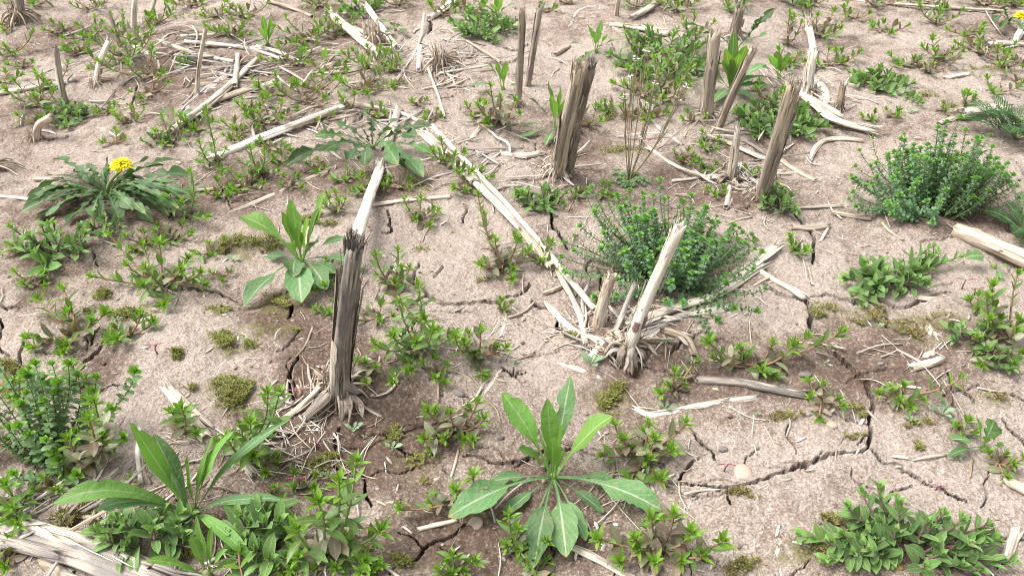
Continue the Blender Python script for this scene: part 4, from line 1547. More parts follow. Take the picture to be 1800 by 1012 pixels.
# ------------------------------------------------------------------ moss, crumbs and straw litter that nobody could count
def build_moss():
    rng = random.Random(3)
    tpl = {}
    for mat in ('moss_leaf', 'moss_brown'):
        tpl[mat] = []
        for _ in range(5):
            mb = MB()
            for k in range(4):
                a = k * 1.7 + rng.random()
                e = rng.uniform(0.5, 1.3)
                d = np.array([math.cos(a) * math.cos(e), math.sin(a) * math.cos(e), math.sin(e)])
                mb.add(leaf_tpl(prof_lance, 0.0028, 0.0011, 2, 0.3, 0.5), mat, aim(np.zeros(3), d, np.array([0, 0, 1.0])))
            tpl[mat].append(mb)
    out = MB()
    for x, y, rx, ry, n, br in MOSSES:
        subs = [(rng.gauss(0, .5), rng.gauss(0, .5), rng.uniform(.1, .38)) for _ in range(7)]
        for _ in range(int(n * 0.9)):
            sx, sy, sr = rng.choice(subs)
            ux, uy = rng.gauss(sx, sr), rng.gauss(sy, sr)
            u = math.hypot(ux, uy)
            px, py = x + rx * ux, y + ry * uy
            g = P(px, py)
            # ragged outline
            if vnoise(np.array([g[0] * 60]), np.array([g[1] * 60]), 77)[0] < -0.10 + 0.42 * (u - 0.6):
                continue
            z = gh(g[0], g[1]) + 0.004 * max(0, 1 - u * u) * min(1, n / 400)
            M = np.eye(4)
            s = rng.uniform(0.7, 1.5)
            M[:3, :3] *= s
            M[:3, 3] = (g[0], g[1], z + rng.uniform(0, .0018))
            add_mb(out, rng.choice(tpl['moss_brown' if rng.random() < br else 'moss_leaf']), M)
    o = out.build('moss')
    o['kind'] = 'stuff'
    o['label'] = 'olive and brown moss tufts on the damp soil'


def build_litter():
    rng = random.Random(9)
    cr = MB()
    ico = [(0, 0, 1), (.9, 0, .3), (.28, .85, .35), (-.72, .53, .3), (-.72, -.53, .25), (.28, -.85, .3), (.6, .4, -.5), (-.3, .6, -.5), (-.5, -.4, -.6), (.4, -.5, -.5)]
    fac = [(0, 1, 2), (0, 2, 3), (0, 3, 4), (0, 4, 5), (0, 5, 1), (1, 6, 2), (2, 6, 7), (2, 7, 3), (3, 7, 8), (3, 8, 4), (4, 8, 9), (4, 9, 5), (5, 9, 1), (1, 9, 6)]
    ico = np.array(ico)
    for _ in range(7600):
        px, py = rng.uniform(-250, 2050), rng.uniform(-60, 1090)
        g = P(px, py)
        if vnoise(np.array([g[0] * 14]), np.array([g[1] * 14]), 5)[0] < rng.uniform(-.25, .25):
            continue
        s = 0.0004 + 0.0024 * rng.random() ** 6
        v = ico * s * np.array([rng.uniform(.7, 1.3), rng.uniform(.7, 1.3), rng.uniform(.5, 1.0)])
        a = rng.random() * 6.28
        R = np.array([[math.cos(a), -math.sin(a), 0], [math.sin(a), math.cos(a), 0], [0, 0, 1]])
        v = v @ R.T + np.array([g[0], g[1], gh(g[0], g[1]) + s * 0.35])
        cr.add((v, fac, np.zeros((10, 3))), 'crumb' if rng.random() < .93 else 'pebble')
    o = cr.build('soil_crumbs', smooth=False)
    o['kind'] = 'stuff'
    o['label'] = 'small crumbs of soil and grit lying on the crust'
    st = MB()
    spots = [(540, 780, 60, 60, 70), (1010, 600, 70, 40, 36), (1080, 590, 90, 50, 36), (770, 110, 70, 40, 60), (300, 120, 110, 60, 60), (640, 140, 200, 60, 70), (960, 290, 60, 40, 40), (1330, 340, 90, 50, 60), (1420, 170, 70, 50, 60),
             (100, 900, 140, 70, 50), (400, 800, 120, 60, 40), (850, 300, 160, 80, 50), (1130, 830, 80, 60, 50), (200, 330, 200, 50, 40), (500, 260, 140, 60, 40), (1260, 300, 90, 60, 40), (1620, 640, 120, 50, 24), (450, 990, 150, 30, 40), (840, 640, 50, 50, 16), (900, 500, 1000, 520, 420), (900, 150, 900, 150, 200), (1760, 80, 90, 40, 24), (580, 710, 60, 40, 20)]
    for x, y, rx, ry, n in spots:
        for _ in range(n):
            px, py = rng.gauss(x, rx * .6), rng.gauss(y, ry * .6)
            if py < -100 or py > 1200:
                continue
            g = P(px, py)
            a = rng.random() * 6.28
            L = rng.uniform(0.008, 0.045)
            b = a + rng.uniform(-.5, .5)
            p = [np.array([g[0], g[1], 0]), np.array([g[0] + math.cos(a) * L / 2, g[1] + math.sin(a) * L / 2, 0]), np.array([g[0] + math.cos(a) * L / 2 + math.cos(b) * L / 2, g[1] + math.sin(a) * L / 2 + math.sin(b) * L / 2, 0])]
            r = rng.uniform(0.00025, 0.0008) if rng.random() < .85 else rng.uniform(.0008, .0016)
            for q in p:
                q[2] = gh(q[0], q[1]) + r + (rng.uniform(0, .004) if rng.random() < .3 else 0)
            st.add(tube(smooth_path(p, 6), [r, r, r, r, r * .9, r * .4], 4, 0.6), rng.choice(['husk', 'stalk_pale', 'stalk_tan', 'stalk_white', 'root']))
    for x, y, rx, ry, n in [(390, 120, 120, 60, 70), (640, 110, 140, 50, 50), (200, 120, 120, 60, 30), (780, 120, 70, 40, 30), (1070, 580, 90, 34, 14), (1310, 300, 100, 50, 24), (1240, 240, 60, 40, 14), (1420, 150, 60, 50, 24), (930, 290, 60, 30, 8), (250, 90, 70, 40, 18), (820, 290, 110, 60, 22), (560, 230, 120, 50, 34), (100, 950, 120, 50, 20), (1760, 90, 60, 30, 12)]:
        for k in range(n):
            px, py = rng.gauss(x, rx * .6), rng.gauss(y, ry * .6)
            g = P(px, py)
            a = rng.gauss(0.6, .7) if rng.random() < .6 else rng.random() * 6.28
            L = rng.uniform(0.02, 0.085)
            p0, p1 = np.array([g[0], g[1], 0]), np.array([g[0] + math.cos(a) * L, g[1] + math.sin(a) * L, 0])
            for q in (p0, p1):
                q[2] = gh(q[0], q[1]) + .002 + (rng.uniform(0, .012) if rng.random() < .4 else 0)
            w_ = rng.uniform(.0012, .0042)
            md = (p0 + p1) / 2 + np.array([rng.uniform(-.1, .1) * L, rng.uniform(-.1, .1) * L, .001])
            st.add(strip_shape([p0, md, p1], w_, .7, rng.uniform(-.8, .8), .0005, k, 7, 4, .9), rng.choice(['husk', 'stalk_pale', 'stalk_tan', 'husk', 'husk_dark']))
    for k in range(520):
        px, py = rng.uniform(-60, 1860), 20 + 1000 * rng.random() ** 1.4
        g = P(px, py)
        if vnoise(np.array([g[0] * 7]), np.array([g[1] * 7]), 15)[0] < rng.uniform(-.3, .3):
            continue
        a = rng.random() * 6.28
        L = rng.uniform(0.004, 0.013)
        p0, p1 = np.array([g[0], g[1], 0]), np.array([g[0] + math.cos(a) * L, g[1] + math.sin(a) * L, 0])
        for q in (p0, p1):
            q[2] = gh(q[0], q[1]) + .0008 + (rng.uniform(0, .003) if rng.random() < .3 else 0)
        st.add(strip_shape([p0, (p0 + p1) / 2 + np.array([0, 0, .0006]), p1], rng.uniform(.001, .003), .4, rng.uniform(-.6, .6), .0004, k, 4, 4, .8), rng.choice(['husk', 'stalk_pale', 'stalk_tan', 'stalk_white']))
    o = st.build('straw_litter')
    o['kind'] = 'stuff'
    o['label'] = 'fine broken straw fibres scattered over the soil'


build_moss()
build_litter()

# ------------------------------------------------------------------ standing maize stubs
stump((596, 690), (624, 432), 44, 0.165, 'tall thick grey-black maize stub with frayed top and pale lower patch, standing alone', 'stalk_grey', w2=38, nodes=(0.1,), roots=14, fray=44, sheaths=4, jag=0.7, extra_mat='stalk_bark', root_len=1.4, seed=4, crown=9, patches=[((-0.75, -0.65, 0), 0.12, 0.46, 0.95, 'stalk_pale'), ((-0.9, 0.3, 0), 0.3, 0.75, .5, 'stalk_tan')])
stump((980, 305), (1020, 118), 30, 0.165, 'thick brown double maize stub leaning, torn top', 'stalk_tan', w2=25, roots=14, fray=26, sheaths=6, jag=1.6, second=[((998, 302), (1038, 116), 21, 0.16, 'stalk_bark'), ((968, 305), (985, 232), 14, 0.06, 'stalk_pale')], extra_mat='stalk_bark')
stump((1104, 612), (1196, 398), 31, 0.135, 'pale cream maize stub with purple nodes sticking up in front of the biggest sandwort bush', 'stalk_white', w2=26, nodes=(0.17, 0.3), roots=14, fray=4, sheaths=1, patches=[((-.4, -.9, 0), .22, .30, .9, 'node_purple'), ((.5, -.8, 0), .25, .36, .6, 'node_purple')], jag=1.0, second=[((1050, 575), (1076, 482), 26, 0.055, 'stalk_tan'), ((1080, 585), (1115, 500), 12, 0.05, 'husk')], root_len=1.5, extra_mat='husk', dent=0.1, crown=26)
stump((1240, 208), (1256, 62), 26, 0.125, 'split upright maize stub in front of the tall bright rosette', 'stalk_tan', roots=8, fray=10, sheaths=4, second=[((1262, 228), (1324, 88), 17, 0.125, 'stalk_tan')], extra_mat='stalk_bark', jag=1.6)
stump((1338, 348), (1396, 152), 29, 0.17, 'tall slim grey-brown maize stub leaning beside the mouse-ear patch', 'stalk_tan', w2=24, roots=12, fray=16, sheaths=6, extra_mat='stalk_bark')
stump((1284, 318), (1297, 228), 24, 0.07, 'short pale maize stub with splintered tip and spreading roots', 'stalk_pale', w2=17, roots=11, fray=10, sheaths=1, jag=2.4, root_len=2.4, extra_mat='stalk_tan', crown=12)
stump((910, 186), (918, 18), 14, 0.15, 'thin straight maize stub, paler of a close pair', 'stalk_tan', roots=6, fray=5, sheaths=2, extra_mat='stalk_bark', second=[((928, 150), (950, 12), 14, 0.125, 'stalk_bark')])
stump((116, 188), (98, 84), 15, 0.09, 'thin brown maize stub with a torn white shred at its top', 'stalk_bark', roots=4, fray=8, sheaths=2, top_mat='stalk_white', extra_mat='stalk_white')
stump((345, 166), (362, 50), 10, 0.10, 'slender straw-coloured stick standing upright on bare soil', 'stalk_pale', roots=0, fray=3, sheaths=0, ball=False, jag=0.6)
stump((212, 82), (190, 18), 9, 0.06, 'thin brown leaning maize stub among green weeds', 'stalk_tan', roots=3, fray=4, sheaths=1)
stump((234, 50), (240, -20), 14, 0.07, 'pale stub cut by the top edge, thicker of two', 'stalk_white', roots=4, fray=4, sheaths=1)
stump((258, 42), (278, -20), 11, 0.06, 'pale slanting stub cut by the top edge, thinner of two', 'stalk_pale', roots=4, fray=4, sheaths=1)
stump((168, 150), (192, 72), 16, 0.055, 'short bent pale maize stub with exposed brace roots', 'stalk_pale', roots=12, fray=4, sheaths=1, root_len=2.6, bend=(-0.004, 0, 0.002))
stump((62, 245), (92, 205), 20, 0.035, 'knee-shaped stub with a pale broken top', 'stalk_tan', roots=8, fray=6, sheaths=2, root_len=1.4, bend=(-0.005, 0, 0.006), extra_mat='stalk_pale')
stump((34, 34), (28, -20), 26, 0.05, 'shaggy fan of brown stalk fibres at the top corner', 'stalk_tan', roots=18, fray=12, sheaths=5, root_len=1.8, extra_mat='stalk_bark')
stump((1290, 66), (1300, 16), 24, 0.05, 'stubby brown stump with broken crown behind the dark lobed leaf', 'stalk_bark', roots=6, fray=6, sheaths=3)
stump((1083, 28), (1090, -14), 10, 0.045, 'thin tan stub cut by the top edge', 'stalk_tan', roots=2, fray=2, sheaths=1, ball=False)
stump((1474, 192), (1482, 150), 16, 0.035, 'tiny brown root stub beside the long curved pale stalk', 'root', roots=8, fray=10, sheaths=1, root_len=1.2)
stump((655, 74), (650, 48), 30, 0.02, 'low root crown with a skirt of pale brace roots', 'root', roots=16, fray=3, sheaths=0, root_len=1.3, extra_mat='stalk_pale')
stump((775, 118), (768, 92), 30, 0.025, 'low broken root crown with tangled straw', 'root', roots=16, fray=8, sheaths=2, root_len=1.8, extra_mat='husk')
stump((1420, 170), (1428, 100), 22, 0.05, 'pale shredded stub standing at the end of the curved stalk', 'stalk_pale', roots=8, fray=8, sheaths=3, root_len=2.0, extra_mat='husk', jag=2.0)
stump((-8, 300), (-20, 240), 26, 0.04, 'brown root mass cut by the edge of the picture', 'root', roots=16, fray=4, sheaths=1, root_len=3.5)

# ------------------------------------------------------------------ fallen stalks and husks
LS, HK = lying_stalk, husk
LS([(367, 282), (490, 232), (618, 184)], 17, 'long straight cream stalk lying from the dandelion weeds up to a joint', 'stalk_white')
HK([(395, 374), (480, 340), (588, 292)], 11, 'slim pale stalk strip lying parallel under the long cream stalk', 'stalk_pale')
LS([(625, 420, .03), (668, 288)], 24, 'bleached white stalk lying behind the thick grey-black stub', 'stalk_white', w2=17)
LS([(678, 262), (700, 192)], 15, 'short pale stalk piece under the lobed dandelion leaves', 'stalk_pale')
LS([(618, 182, .004), (700, 198), (738, 214)], 9, 'thin pale stalk meeting the long cream stalk at an angle', 'stalk_pale')
LS([(745, 235), (840, 322), (925, 408), (975, 470)], 20, 'long ribbed pale stalk running diagonally towards the biggest sandwort bush', 'stalk_pale', flat=0.5)
LS([(760, 222, .012), (905, 375, .012), (1046, 545, .008)], 9, 'thin straight straw lying along the long ribbed diagonal stalk', 'stalk_white', fray=2)
HK([(735, 232), (800, 270), (860, 345)], 14, 'frayed sheath strip beside the upper end of the long diagonal stalk', 'husk')
LS([(582, 28, .01), (676, 106)], 17, 'stout pale stalk with a frayed white end near the top edge', 'stalk_pale', fray=14, jag=1.6)
LS([(645, 12, .006), (697, 84)], 11, 'slim cream stalk lying next to the low root crown', 'stalk_white')
LS([(-15, 166), (60, 155), (132, 141)], 10, 'pale stalk reaching in from the edge behind the knee-shaped stub', 'stalk_pale')
LS([(300, 236), (385, 170), (452, 108)], 14, 'long pale stalk, lowest of the crossed heap', 'stalk_pale')
HK([(322, 192), (362, 158), (400, 132)], 18, 'broad curled husk in the crossed heap of stalks', 'husk')
LS([(372, 178), (430, 160), (485, 148)], 15, 'short thick greyish stalk in the crossed heap', 'stalk_tan', flat=0.6)
LS([(412, 150, .006), (418, 96)], 9, 'small upright-lying pale splinter in the crossed heap', 'stalk_white', fray=2)
LS([(318, 64), (405, 60)], 6, 'thin straight straw across the top of the crossed heap', 'stalk_pale', fray=2)
LS([(325, 74), (430, 85), (500, 106)], 8, 'slender pale straw crossing behind the slender standing stick', 'stalk_white', fray=3)
LS([(283, 74), (345, 96), (412, 110)], 9, 'tan straw slanting behind the slender standing stick', 'stalk_pale', fray=3)
HK([(230, 76), (255, 90), (276, 104)], 12, 'small pale husk by the thin brown leaning stub', 'stalk_white')
LS([(452, 82), (490, 92), (528, 110)], 9, 'short pale straw beside the grassy rosette', 'stalk_white', fray=3)
LS([(455, 158), (485, 144)], 14, 'stubby cream stalk end by the crossed heap', 'stalk_pale')
HK([(450, 112), (480, 105), (520, 106)], 10, 'curled grey strip above the stubby cream stalk end', 'husk')
LS([(553, 132), (586, 112)], 11, 'short pale stalk piece among speedwell near the stout stalk', 'stalk_pale', fray=2)
LS([(560, 132), (620, 124), (690, 105)], 9, 'thin stalk lying crosswise under the stout stalk', 'stalk_pale', fray=3)
LS([(468, 4), (510, 16), (549, 32)], 7, 'thin brown straw near the top edge', 'stalk_tan', fray=2)
LS([(746, 28, .01), (735, 85), (690, 158)], 5, 'very thin long pale straw bending beside the broken root crown', 'stalk_pale', fray=0)
LS([(752, 120, .004), (770, 170), (782, 208)], 5, 'very thin pale straw pointing down towards the dandelion leaves', 'stalk_pale', fray=0)
LS([(755, 34), (780, 18), (800, -4)], 11, 'short pale stalk slanting at the top edge', 'stalk_white')
LS([(738, 86), (736, 128)], 8, 'small pale splinter standing in the broken root crown', 'stalk_white', fray=2)
LS([(772, 130), (858, 116)], 5, 'thin pale straw behind the broken root crown', 'stalk_pale', fray=0)
LS([(790, 58), (850, 95), (880, 115)], 5, 'thin tan straw below the mouse-ear patch at the top', 'stalk_tan', fray=0)
LS([(655, 360), (720, 352), (792, 345)], 8, 'slender pale straw lying across behind the thick grey-black stub', 'stalk_pale', fray=2)
LS([(885, 272), (920, 275), (950, 270)], 11, 'short cream stalk piece beside the brown double stub', 'stalk_pale', fray=2)
HK([(818, 252), (832, 238), (845, 222)], 9, 'small straw chip on bare soil above the diagonal stalk', 'stalk_pale')
LS([(820, 320), (852, 290), (882, 268)], 4, 'fine pale straw by the diagonal stalk', 'stalk_pale', fray=0)
LS([(1110, 32), (1140, 16), (1170, -6)], 12, 'pale stalk slanting at the top edge beside green weeds', 'stalk_pale')
LS([(1072, 44), (1120, 50), (1176, 62)], 13, 'crooked pale stalk lying above the mouse-ear patch', 'stalk_pale', flat=.6)
HK([(1000, 48), (1018, 18), (1050, 10)], 7, 'thin curved husk strip near the top edge', 'husk')
LS([(975, 96), (1000, 82)], 8, 'short grey straw chip on bare soil beside the small upright rosette', 'stalk_tan', fray=0)
LS([(1230, 232, .006), (1290, 256), (1352, 282)], 9, 'pale splintered strip leaning on the short pale stub', 'stalk_pale', flat=.5)
LS([(1180, 318), (1220, 314), (1262, 306)], 6, 'thin pale straw lying in front of the bittercress', 'stalk_white', fray=0)
HK([(1130, 195), (1160, 225), (1200, 255)], 7, 'curving husk strip behind the bittercress stems', 'husk')
LS([(1140, 262), (1190, 295), (1255, 318)], 7, 'long thin strip beside the bittercress base', 'stalk_pale', fray=2)
LS([(1276, 366), (1283, 330)], 10, 'small upright-lying pale stick below the short pale stub', 'stalk_pale', fray=0)
LS([(1390, 150), (1435, 185), (1470, 212), (1528, 228)], 22, 'long curved cream stalk with peeling top lying behind the mouse-ear patch', 'stalk_pale', w2=15, flat=0.5, fray=12, jag=2)
LS([(1420, 42, .035), (1430, 95), (1420, 140)], 13, 'bleached frayed stalk pointing up at the end of the curved stalk', 'stalk_pale', fray=18, jag=3, flat=.45)
HK([(1436, 138), (1448, 160), (1440, 186)], 22, 'broad white husk flake at the foot of the shredded stub', 'stalk_white')
HK([(1424, 284), (1436, 258), (1465, 246), (1520, 250)], 9, 'looping cream husk strip beside the sandwort cushion', 'stalk_pale', lift=.004)
LS([(1368, 278), (1395, 298), (1432, 318)], 9, 'crooked grey twig in front of the tall slim stub', 'stalk_tan', fray=0)
LS([(1390, 398), (1420, 402), (1455, 397)], 12, 'smooth tan twig on bare soil', 'stalk_tan', fray=0)
LS([(1464, 374), (1498, 380), (1530, 384)], 10, 'rough grey stick end on bare soil near the sandwort cushion', 'stalk_tan', fray=2)
LS([(1340, 360), (1400, 365), (1480, 362)], 6, 'thin pale straw lying behind the smooth tan twig', 'stalk_pale', fray=0)
LS([(1550, 392), (1565, 408), (1588, 422)], 5, 'little curved tan twig in front of the sandwort cushion', 'stalk_tan', fray=0)
LS([(1442, 425), (1456, 400)], 5, 'tiny straw sliver crossing the smooth tan twig', 'stalk_pale', fray=0)
LS([(1330, 474), (1375, 500), (1415, 524)], 11, 'grey-sided straw lying near a crack', 'stalk_pale', fray=2)
LS([(1420, 470), (1428, 502)], 5, 'small grey straw sliver beside the crack', 'stalk_tan', fray=0)
LS([(1678, 404), (1735, 428), (1830, 470)], 29, 'thick round cream stalk with hollow end running out of the picture', 'stalk_tan', w2=31, flat=0.95, nodes=(0.28,), dent=0.05, fray=3, jag=.35)
LS([(1690, 200, .006), (1730, 196), (1776, 190)], 20, 'hollow pale stalk piece beside the feathery weed', 'stalk_pale', flat=.7)
LS([(1650, 218), (1680, 208)], 8, 'small pale stick by the hollow stalk piece', 'stalk_pale', fray=0)
LS([(1480, 2), (1600, 12), (1720, 20), (1820, 26)], 6, 'long thin pale straw along the top edge', 'stalk_pale', fray=0)
LS([(1735, 78), (1770, 77), (1815, 82)], 11, 'pale forked stalk near the small yellow flower', 'stalk_pale')
LS([(1782, 78), (1796, 46)], 10, 'short white stick propped on the pale forked stalk', 'stalk_white', fray=2)
LS([(1660, 138), (1705, 130)], 9, 'short pale stalk chip beside the red dying weed', 'stalk_pale', fray=2)
LS([(1098, 570, .004), (1180, 545), (1268, 516), (1340, 470)], 22, 'long split pale stalk lying through the biggest sandwort bush', 'stalk_pale', flat=0.45, w2=14)
LS([(1270, 505), (1320, 470), (1366, 432)], 20, 'pale husk bundle at the edge of the biggest sandwort bush', 'stalk_pale', flat=.45)
HK([(1110, 588), (1200, 555), (1285, 540)], 22, 'dark-edged sheath lying under the long split stalk', 'husk')
HK([(960, 532), (1010, 580), (1078, 602)], 13, 'pale pointed sheath on the open side of the cream stub', 'stalk_white')
HK([(1035, 628), (1060, 600), (1085, 590)], 14, 'curled pale flake at the foot of the cream stub', 'stalk_white')
HK([(1112, 600), (1140, 590), (1178, 562)], 15, 'torn pale sheath flake behind the foot of the cream stub', 'stalk_white')
LS([(1170, 580), (1205, 595), (1222, 625)], 14, 'crooked brown root twig beside the cream stub', 'root', fray=3)
LS([(978, 470), (1015, 545), (1030, 605)], 10, 'weathered grey straw bundle running down to the cream stub', 'husk', fray=6)
LS([(956, 516), (992, 502)], 9, 'short tan twig at the lower end of the diagonal stalk', 'stalk_tan', fray=0)
HK([(984, 636), (1020, 648), (1058, 664)], 10, 'small cream strip on bare soil in front of the cream stub', 'stalk_pale', strands=0)
LS([(1226, 668), (1300, 672), (1360, 684), (1420, 694)], 18, 'weathered grey stick with bark, longest piece below the cream stub', 'stalk_grey', flat=.7, fray=3)
HK([(1116, 716), (1150, 728), (1230, 712), (1334, 697)], 14, 'long frayed white husk strip in front of the weathered grey stick', 'stalk_white', strands=5)
LS([(1600, 646), (1628, 640), (1656, 631)], 15, 'short fat cream twig on damp soil', 'stalk_pale', fray=0)
LS([(1576, 614), (1622, 638)], 5, 'thin grey straw pointing at the short fat cream twig', 'stalk_tan', fray=0)
HK([(1632, 566), (1640, 580), (1652, 590)], 16, 'thin cream peel lying on the damp soil', 'stalk_white', strands=0)
HK([(1625, 625), (1645, 618)], 14, 'small tan flake behind the short fat cream twig', 'stalk_pale', strands=0)
HK([(1594, 517), (1625, 522), (1655, 523)], 9, 'short pale straw strip under the mouse-ear clump with an arm', 'stalk_pale', strands=0)
LS([(1530, 550), (1555, 555)], 6, 'tiny grey straw end in front of the mouse-ear clump with an arm', 'stalk_tan', fray=0)
LS([(1578, 678), (1628, 684)], 6, 'thin white straw behind a long-armed speedwell', 'stalk_white', fray=0)
LS([(292, 680), (335, 735), (362, 768)], 20, 'split pale stalk lying behind the long-leaved foreground rosette', 'stalk_pale', flat=.6, fray=8)
LS([(395, 775), (420, 803), (445, 832)], 17, 'pale stalk continuing beyond a gap from the split stalk', 'stalk_pale', flat=.6)
LS([(-40, 930), (60, 950), (160, 975), (300, 1030)], 52, 'big shaggy grey-white husk in the bottom corner', 'husk_dark', flat=.3, w2=60, fray=18, jag=1.5, dent=0.3)
HK([(55, 930), (130, 960), (270, 1015)], 30, 'smooth cream sheath layer on top of the big shaggy husk', 'stalk_pale', lift=.008, strands=6)
LS([(78, 985), (125, 1020)], 22, 'short tan stalk segment tucked under the big shaggy husk', 'stalk_tan', fray=0)
LS([(460, 1012), (500, 965), (546, 934)], 16, 'pale crooked twig in the foreground among hairy leaves', 'stalk_pale', fray=2)
LS([(540, 945), (565, 940), (595, 952)], 16, 'short thick pale twig under the tall foreground speedwell', 'stalk_pale', fray=2)
HK([(428, 788), (465, 790), (500, 788)], 13, 'flat pale straw chip in front of the fallen thin stalk', 'stalk_pale', strands=0)
LS([(470, 752), (520, 722), (564, 680)], 11, 'thin fallen stalk leaning on the roots of the thick grey-black stub', 'stalk_pale', fray=2)
LS([(955, 940), (1030, 972), (1120, 1020)], 14, 'ribbed pale stalk running out at the bottom edge', 'stalk_pale', flat=.6)
LS([(735, 930), (768, 922), (802, 914)], 9, 'short straight straw next to a big rosette leaf', 'stalk_pale', fray=0)
LS([(1768, 988), (1786, 930)], 18, 'short weathered white stick near the bottom corner', 'stalk_white', fray=4)
LS([(1770, 846), (1815, 870)], 18, 'grey stick end poking in at the edge', 'stalk_tan', fray=3)
LS([(245, 752), (242, 800), (248, 850)], 8, 'narrow upright-lying pale straw beside the long-leaved rosette', 'stalk_white', fray=0)
HK([(168, 860), (190, 840), (212, 820)], 12, 'small frayed tan husk behind the folded rosette leaf', 'stalk_pale')
LS([(95, 902), (135, 905), (176, 912)], 10, 'crooked tan stick behind the brown moss cushion', 'stalk_tan', fray=2)
HK([(880, 592), (888, 575), (892, 558)], 12, 'small grey bark chip on bare soil', 'husk', strands=0)
HK([(852, 690), (868, 668), (880, 650)], 12, 'pale straw flake in front of the small bark chip', 'stalk_pale', strands=0)
HK([(688, 486), (696, 470), (702, 458)], 10, 'little white shred beside the thick grey-black stub', 'stalk_white', strands=0)
LS([(624, 702), (648, 720), (672, 732)], 5, 'fine pale straw next to the roots of the thick grey-black stub', 'stalk_pale', fray=0)
LS([(-10, 345), (28, 348), (66, 353)], 7, 'thin pale straw by the dandelion at the picture edge', 'stalk_white', fray=0)
LS([(60, 316), (110, 316)], 7, 'short tan straw behind the dandelion leaves', 'stalk_tan', fray=0)
HK([(178, 225), (200, 235), (212, 240)], 9, 'small tan flake behind the dandelion flower', 'stalk_pale', strands=0)
LS([(232, 820), (170, 845), (-20, 905)], 3.2, 'hair-thin straw arching over the foreground weeds', 'stalk_pale', fray=0)
LS([(128, 215), (155, 198)], 4, 'tiny straw by the knee-shaped stub', 'stalk_pale', fray=0)
LS([(345, 335), (400, 330), (440, 322)], 7, 'pale straw end in front of the dandelion leaf fan', 'stalk_pale', fray=0)
LS([(505, 640), (535, 610), (550, 575)], 4, 'thin root strand beside the thick grey-black stub', 'root', fray=0)
HK([(765, 848), (772, 838)], 14, 'tiny pale chip near a cracked patch', 'stalk_pale', strands=0)
LS([(792, 840), (800, 815), (806, 790)], 5, 'short tan straw by the reddish speedwell', 'stalk_tan', fray=0)
HK([(1100, 60), (1080, 48), (1072, 40)], 9, 'curled straw end at the crooked pale stalk', 'stalk_pale', strands=0)
LS([(880, 250), (860, 230), (828, 208)], 4, 'fine straw near the upper end of the diagonal stalk', 'stalk_pale', fray=0)

# ------------------------------------------------------------------ big rosettes
Y, O = 'rosette_young', 'rosette_leaf'
rosette(972, 842, 'large foreground rosette with long toothed spoon leaves spread like a star', [
    (882, 690, .058, 60, .10, Y), (1003, 660, .060, 52, .06, O), (1076, 730, .052, 62, .12, Y), (962, 700, .066, 44, .02, Y), (912, 788, .045, 44, .12, Y), (985, 745, .066, 34, .04, Y),
    (948, 760, .064, 30, .03, Y), (972, 768, .060, 28, .02, Y), (990, 790, .05, 24, .05, Y), (788, 908, .016, 74, .10, O), (1163, 895, .014, 74, .10, O), (938, 998, .010, 64, .12, O), (996, 978, .012, 72, .12, O),
    (1030, 950, .006, 40, .06, O), (1062, 900, .004, 36, .04, O), (858, 846, .004, 34, .05, O), (885, 905, .004, 40, .04, O), (1082, 850, .008, 50, .05, O), (920, 968, .003, 30, .04, O)])
rosette(530, 462, 'bright rosette with upright leaves beside the thick grey-black stub', [
    (512, 350, .070, 36, .02, Y), (572, 335, .070, 36, .03, Y), (494, 372, .060, 28, .06, Y), (540, 380, .06, 30, .02, Y), (562, 365, .055, 24, .05, Y), (522, 400, .05, 22, .03, Y), (422, 380, .038, 56, .14, Y), (500, 425, .035, 34, .1, Y),
    (428, 540, .006, 52, .10, O), (530, 532, .008, 66, .16, O), (515, 488, .022, 50, .2, O), (612, 415, .02, 26, .08, O), (640, 470, .008, 44, .1, O), (575, 508, .012, 50, .12, O), (468, 450, .006, 30, .06, O), (560, 425, .03, 40, .1, O), (590, 480, .01, 36, .08, O)])
rosette(338, 905, 'long-leaved rosette with folded pointed leaves in the near corner', [
    (228, 742, .085, 45, .05, Y, 'strap'), (410, 758, .070, 45, .10, Y, 'strap'), (270, 762, .060, 54, .10, O, 'strap'), (92, 885, .045, 51, .22, Y, 'strap'), (165, 898, .03, 46, .2, O, 'strap'), (445, 985, .018, 35, .14, Y, 'strap'),
    (512, 735, .07, 26, .1, O, 'strap'), (375, 765, .06, 26, .06, Y, 'strap'), (330, 800, .055, 26, .05, Y, 'strap'), (505, 878, .03, 29, .1, O, 'strap'), (300, 830, .05, 23, .1, O, 'strap'), (355, 810, .05, 23, .04, Y, 'strap')])
rosette(366, 1012, 'narrow-leaved rosette cut by the bottom edge', [(335, 940, .035, 22, .06, Y, 'strap'), (372, 925, .04, 22, .04, Y, 'strap'), (345, 905, .05, 24, .05, Y, 'strap'), (255, 985, .03, 26, .12, Y, 'strap'), (400, 965, .03, 24, .1, Y, 'strap'), (420, 985, .02, 28, .1, Y, 'strap'), (310, 1010, .01, 26, .1, O, 'strap')])
rosette(978, 228, 'small upright rosette growing beside the brown double stub', [(964, 142, .07, 22, .02, Y), (970, 168, .06, 22, .03, Y), (1000, 165, .055, 16, .04, Y), (990, 180, .05, 14, .02, Y), (928, 172, .04, 22, .1, O), (910, 245, .004, 24, .06, O), (908, 222, .01, 20, .08, O), (960, 255, .004, 20, .06, O), (1020, 240, .006, 20, .06, O), (985, 150, .06, 16, .03, Y)])
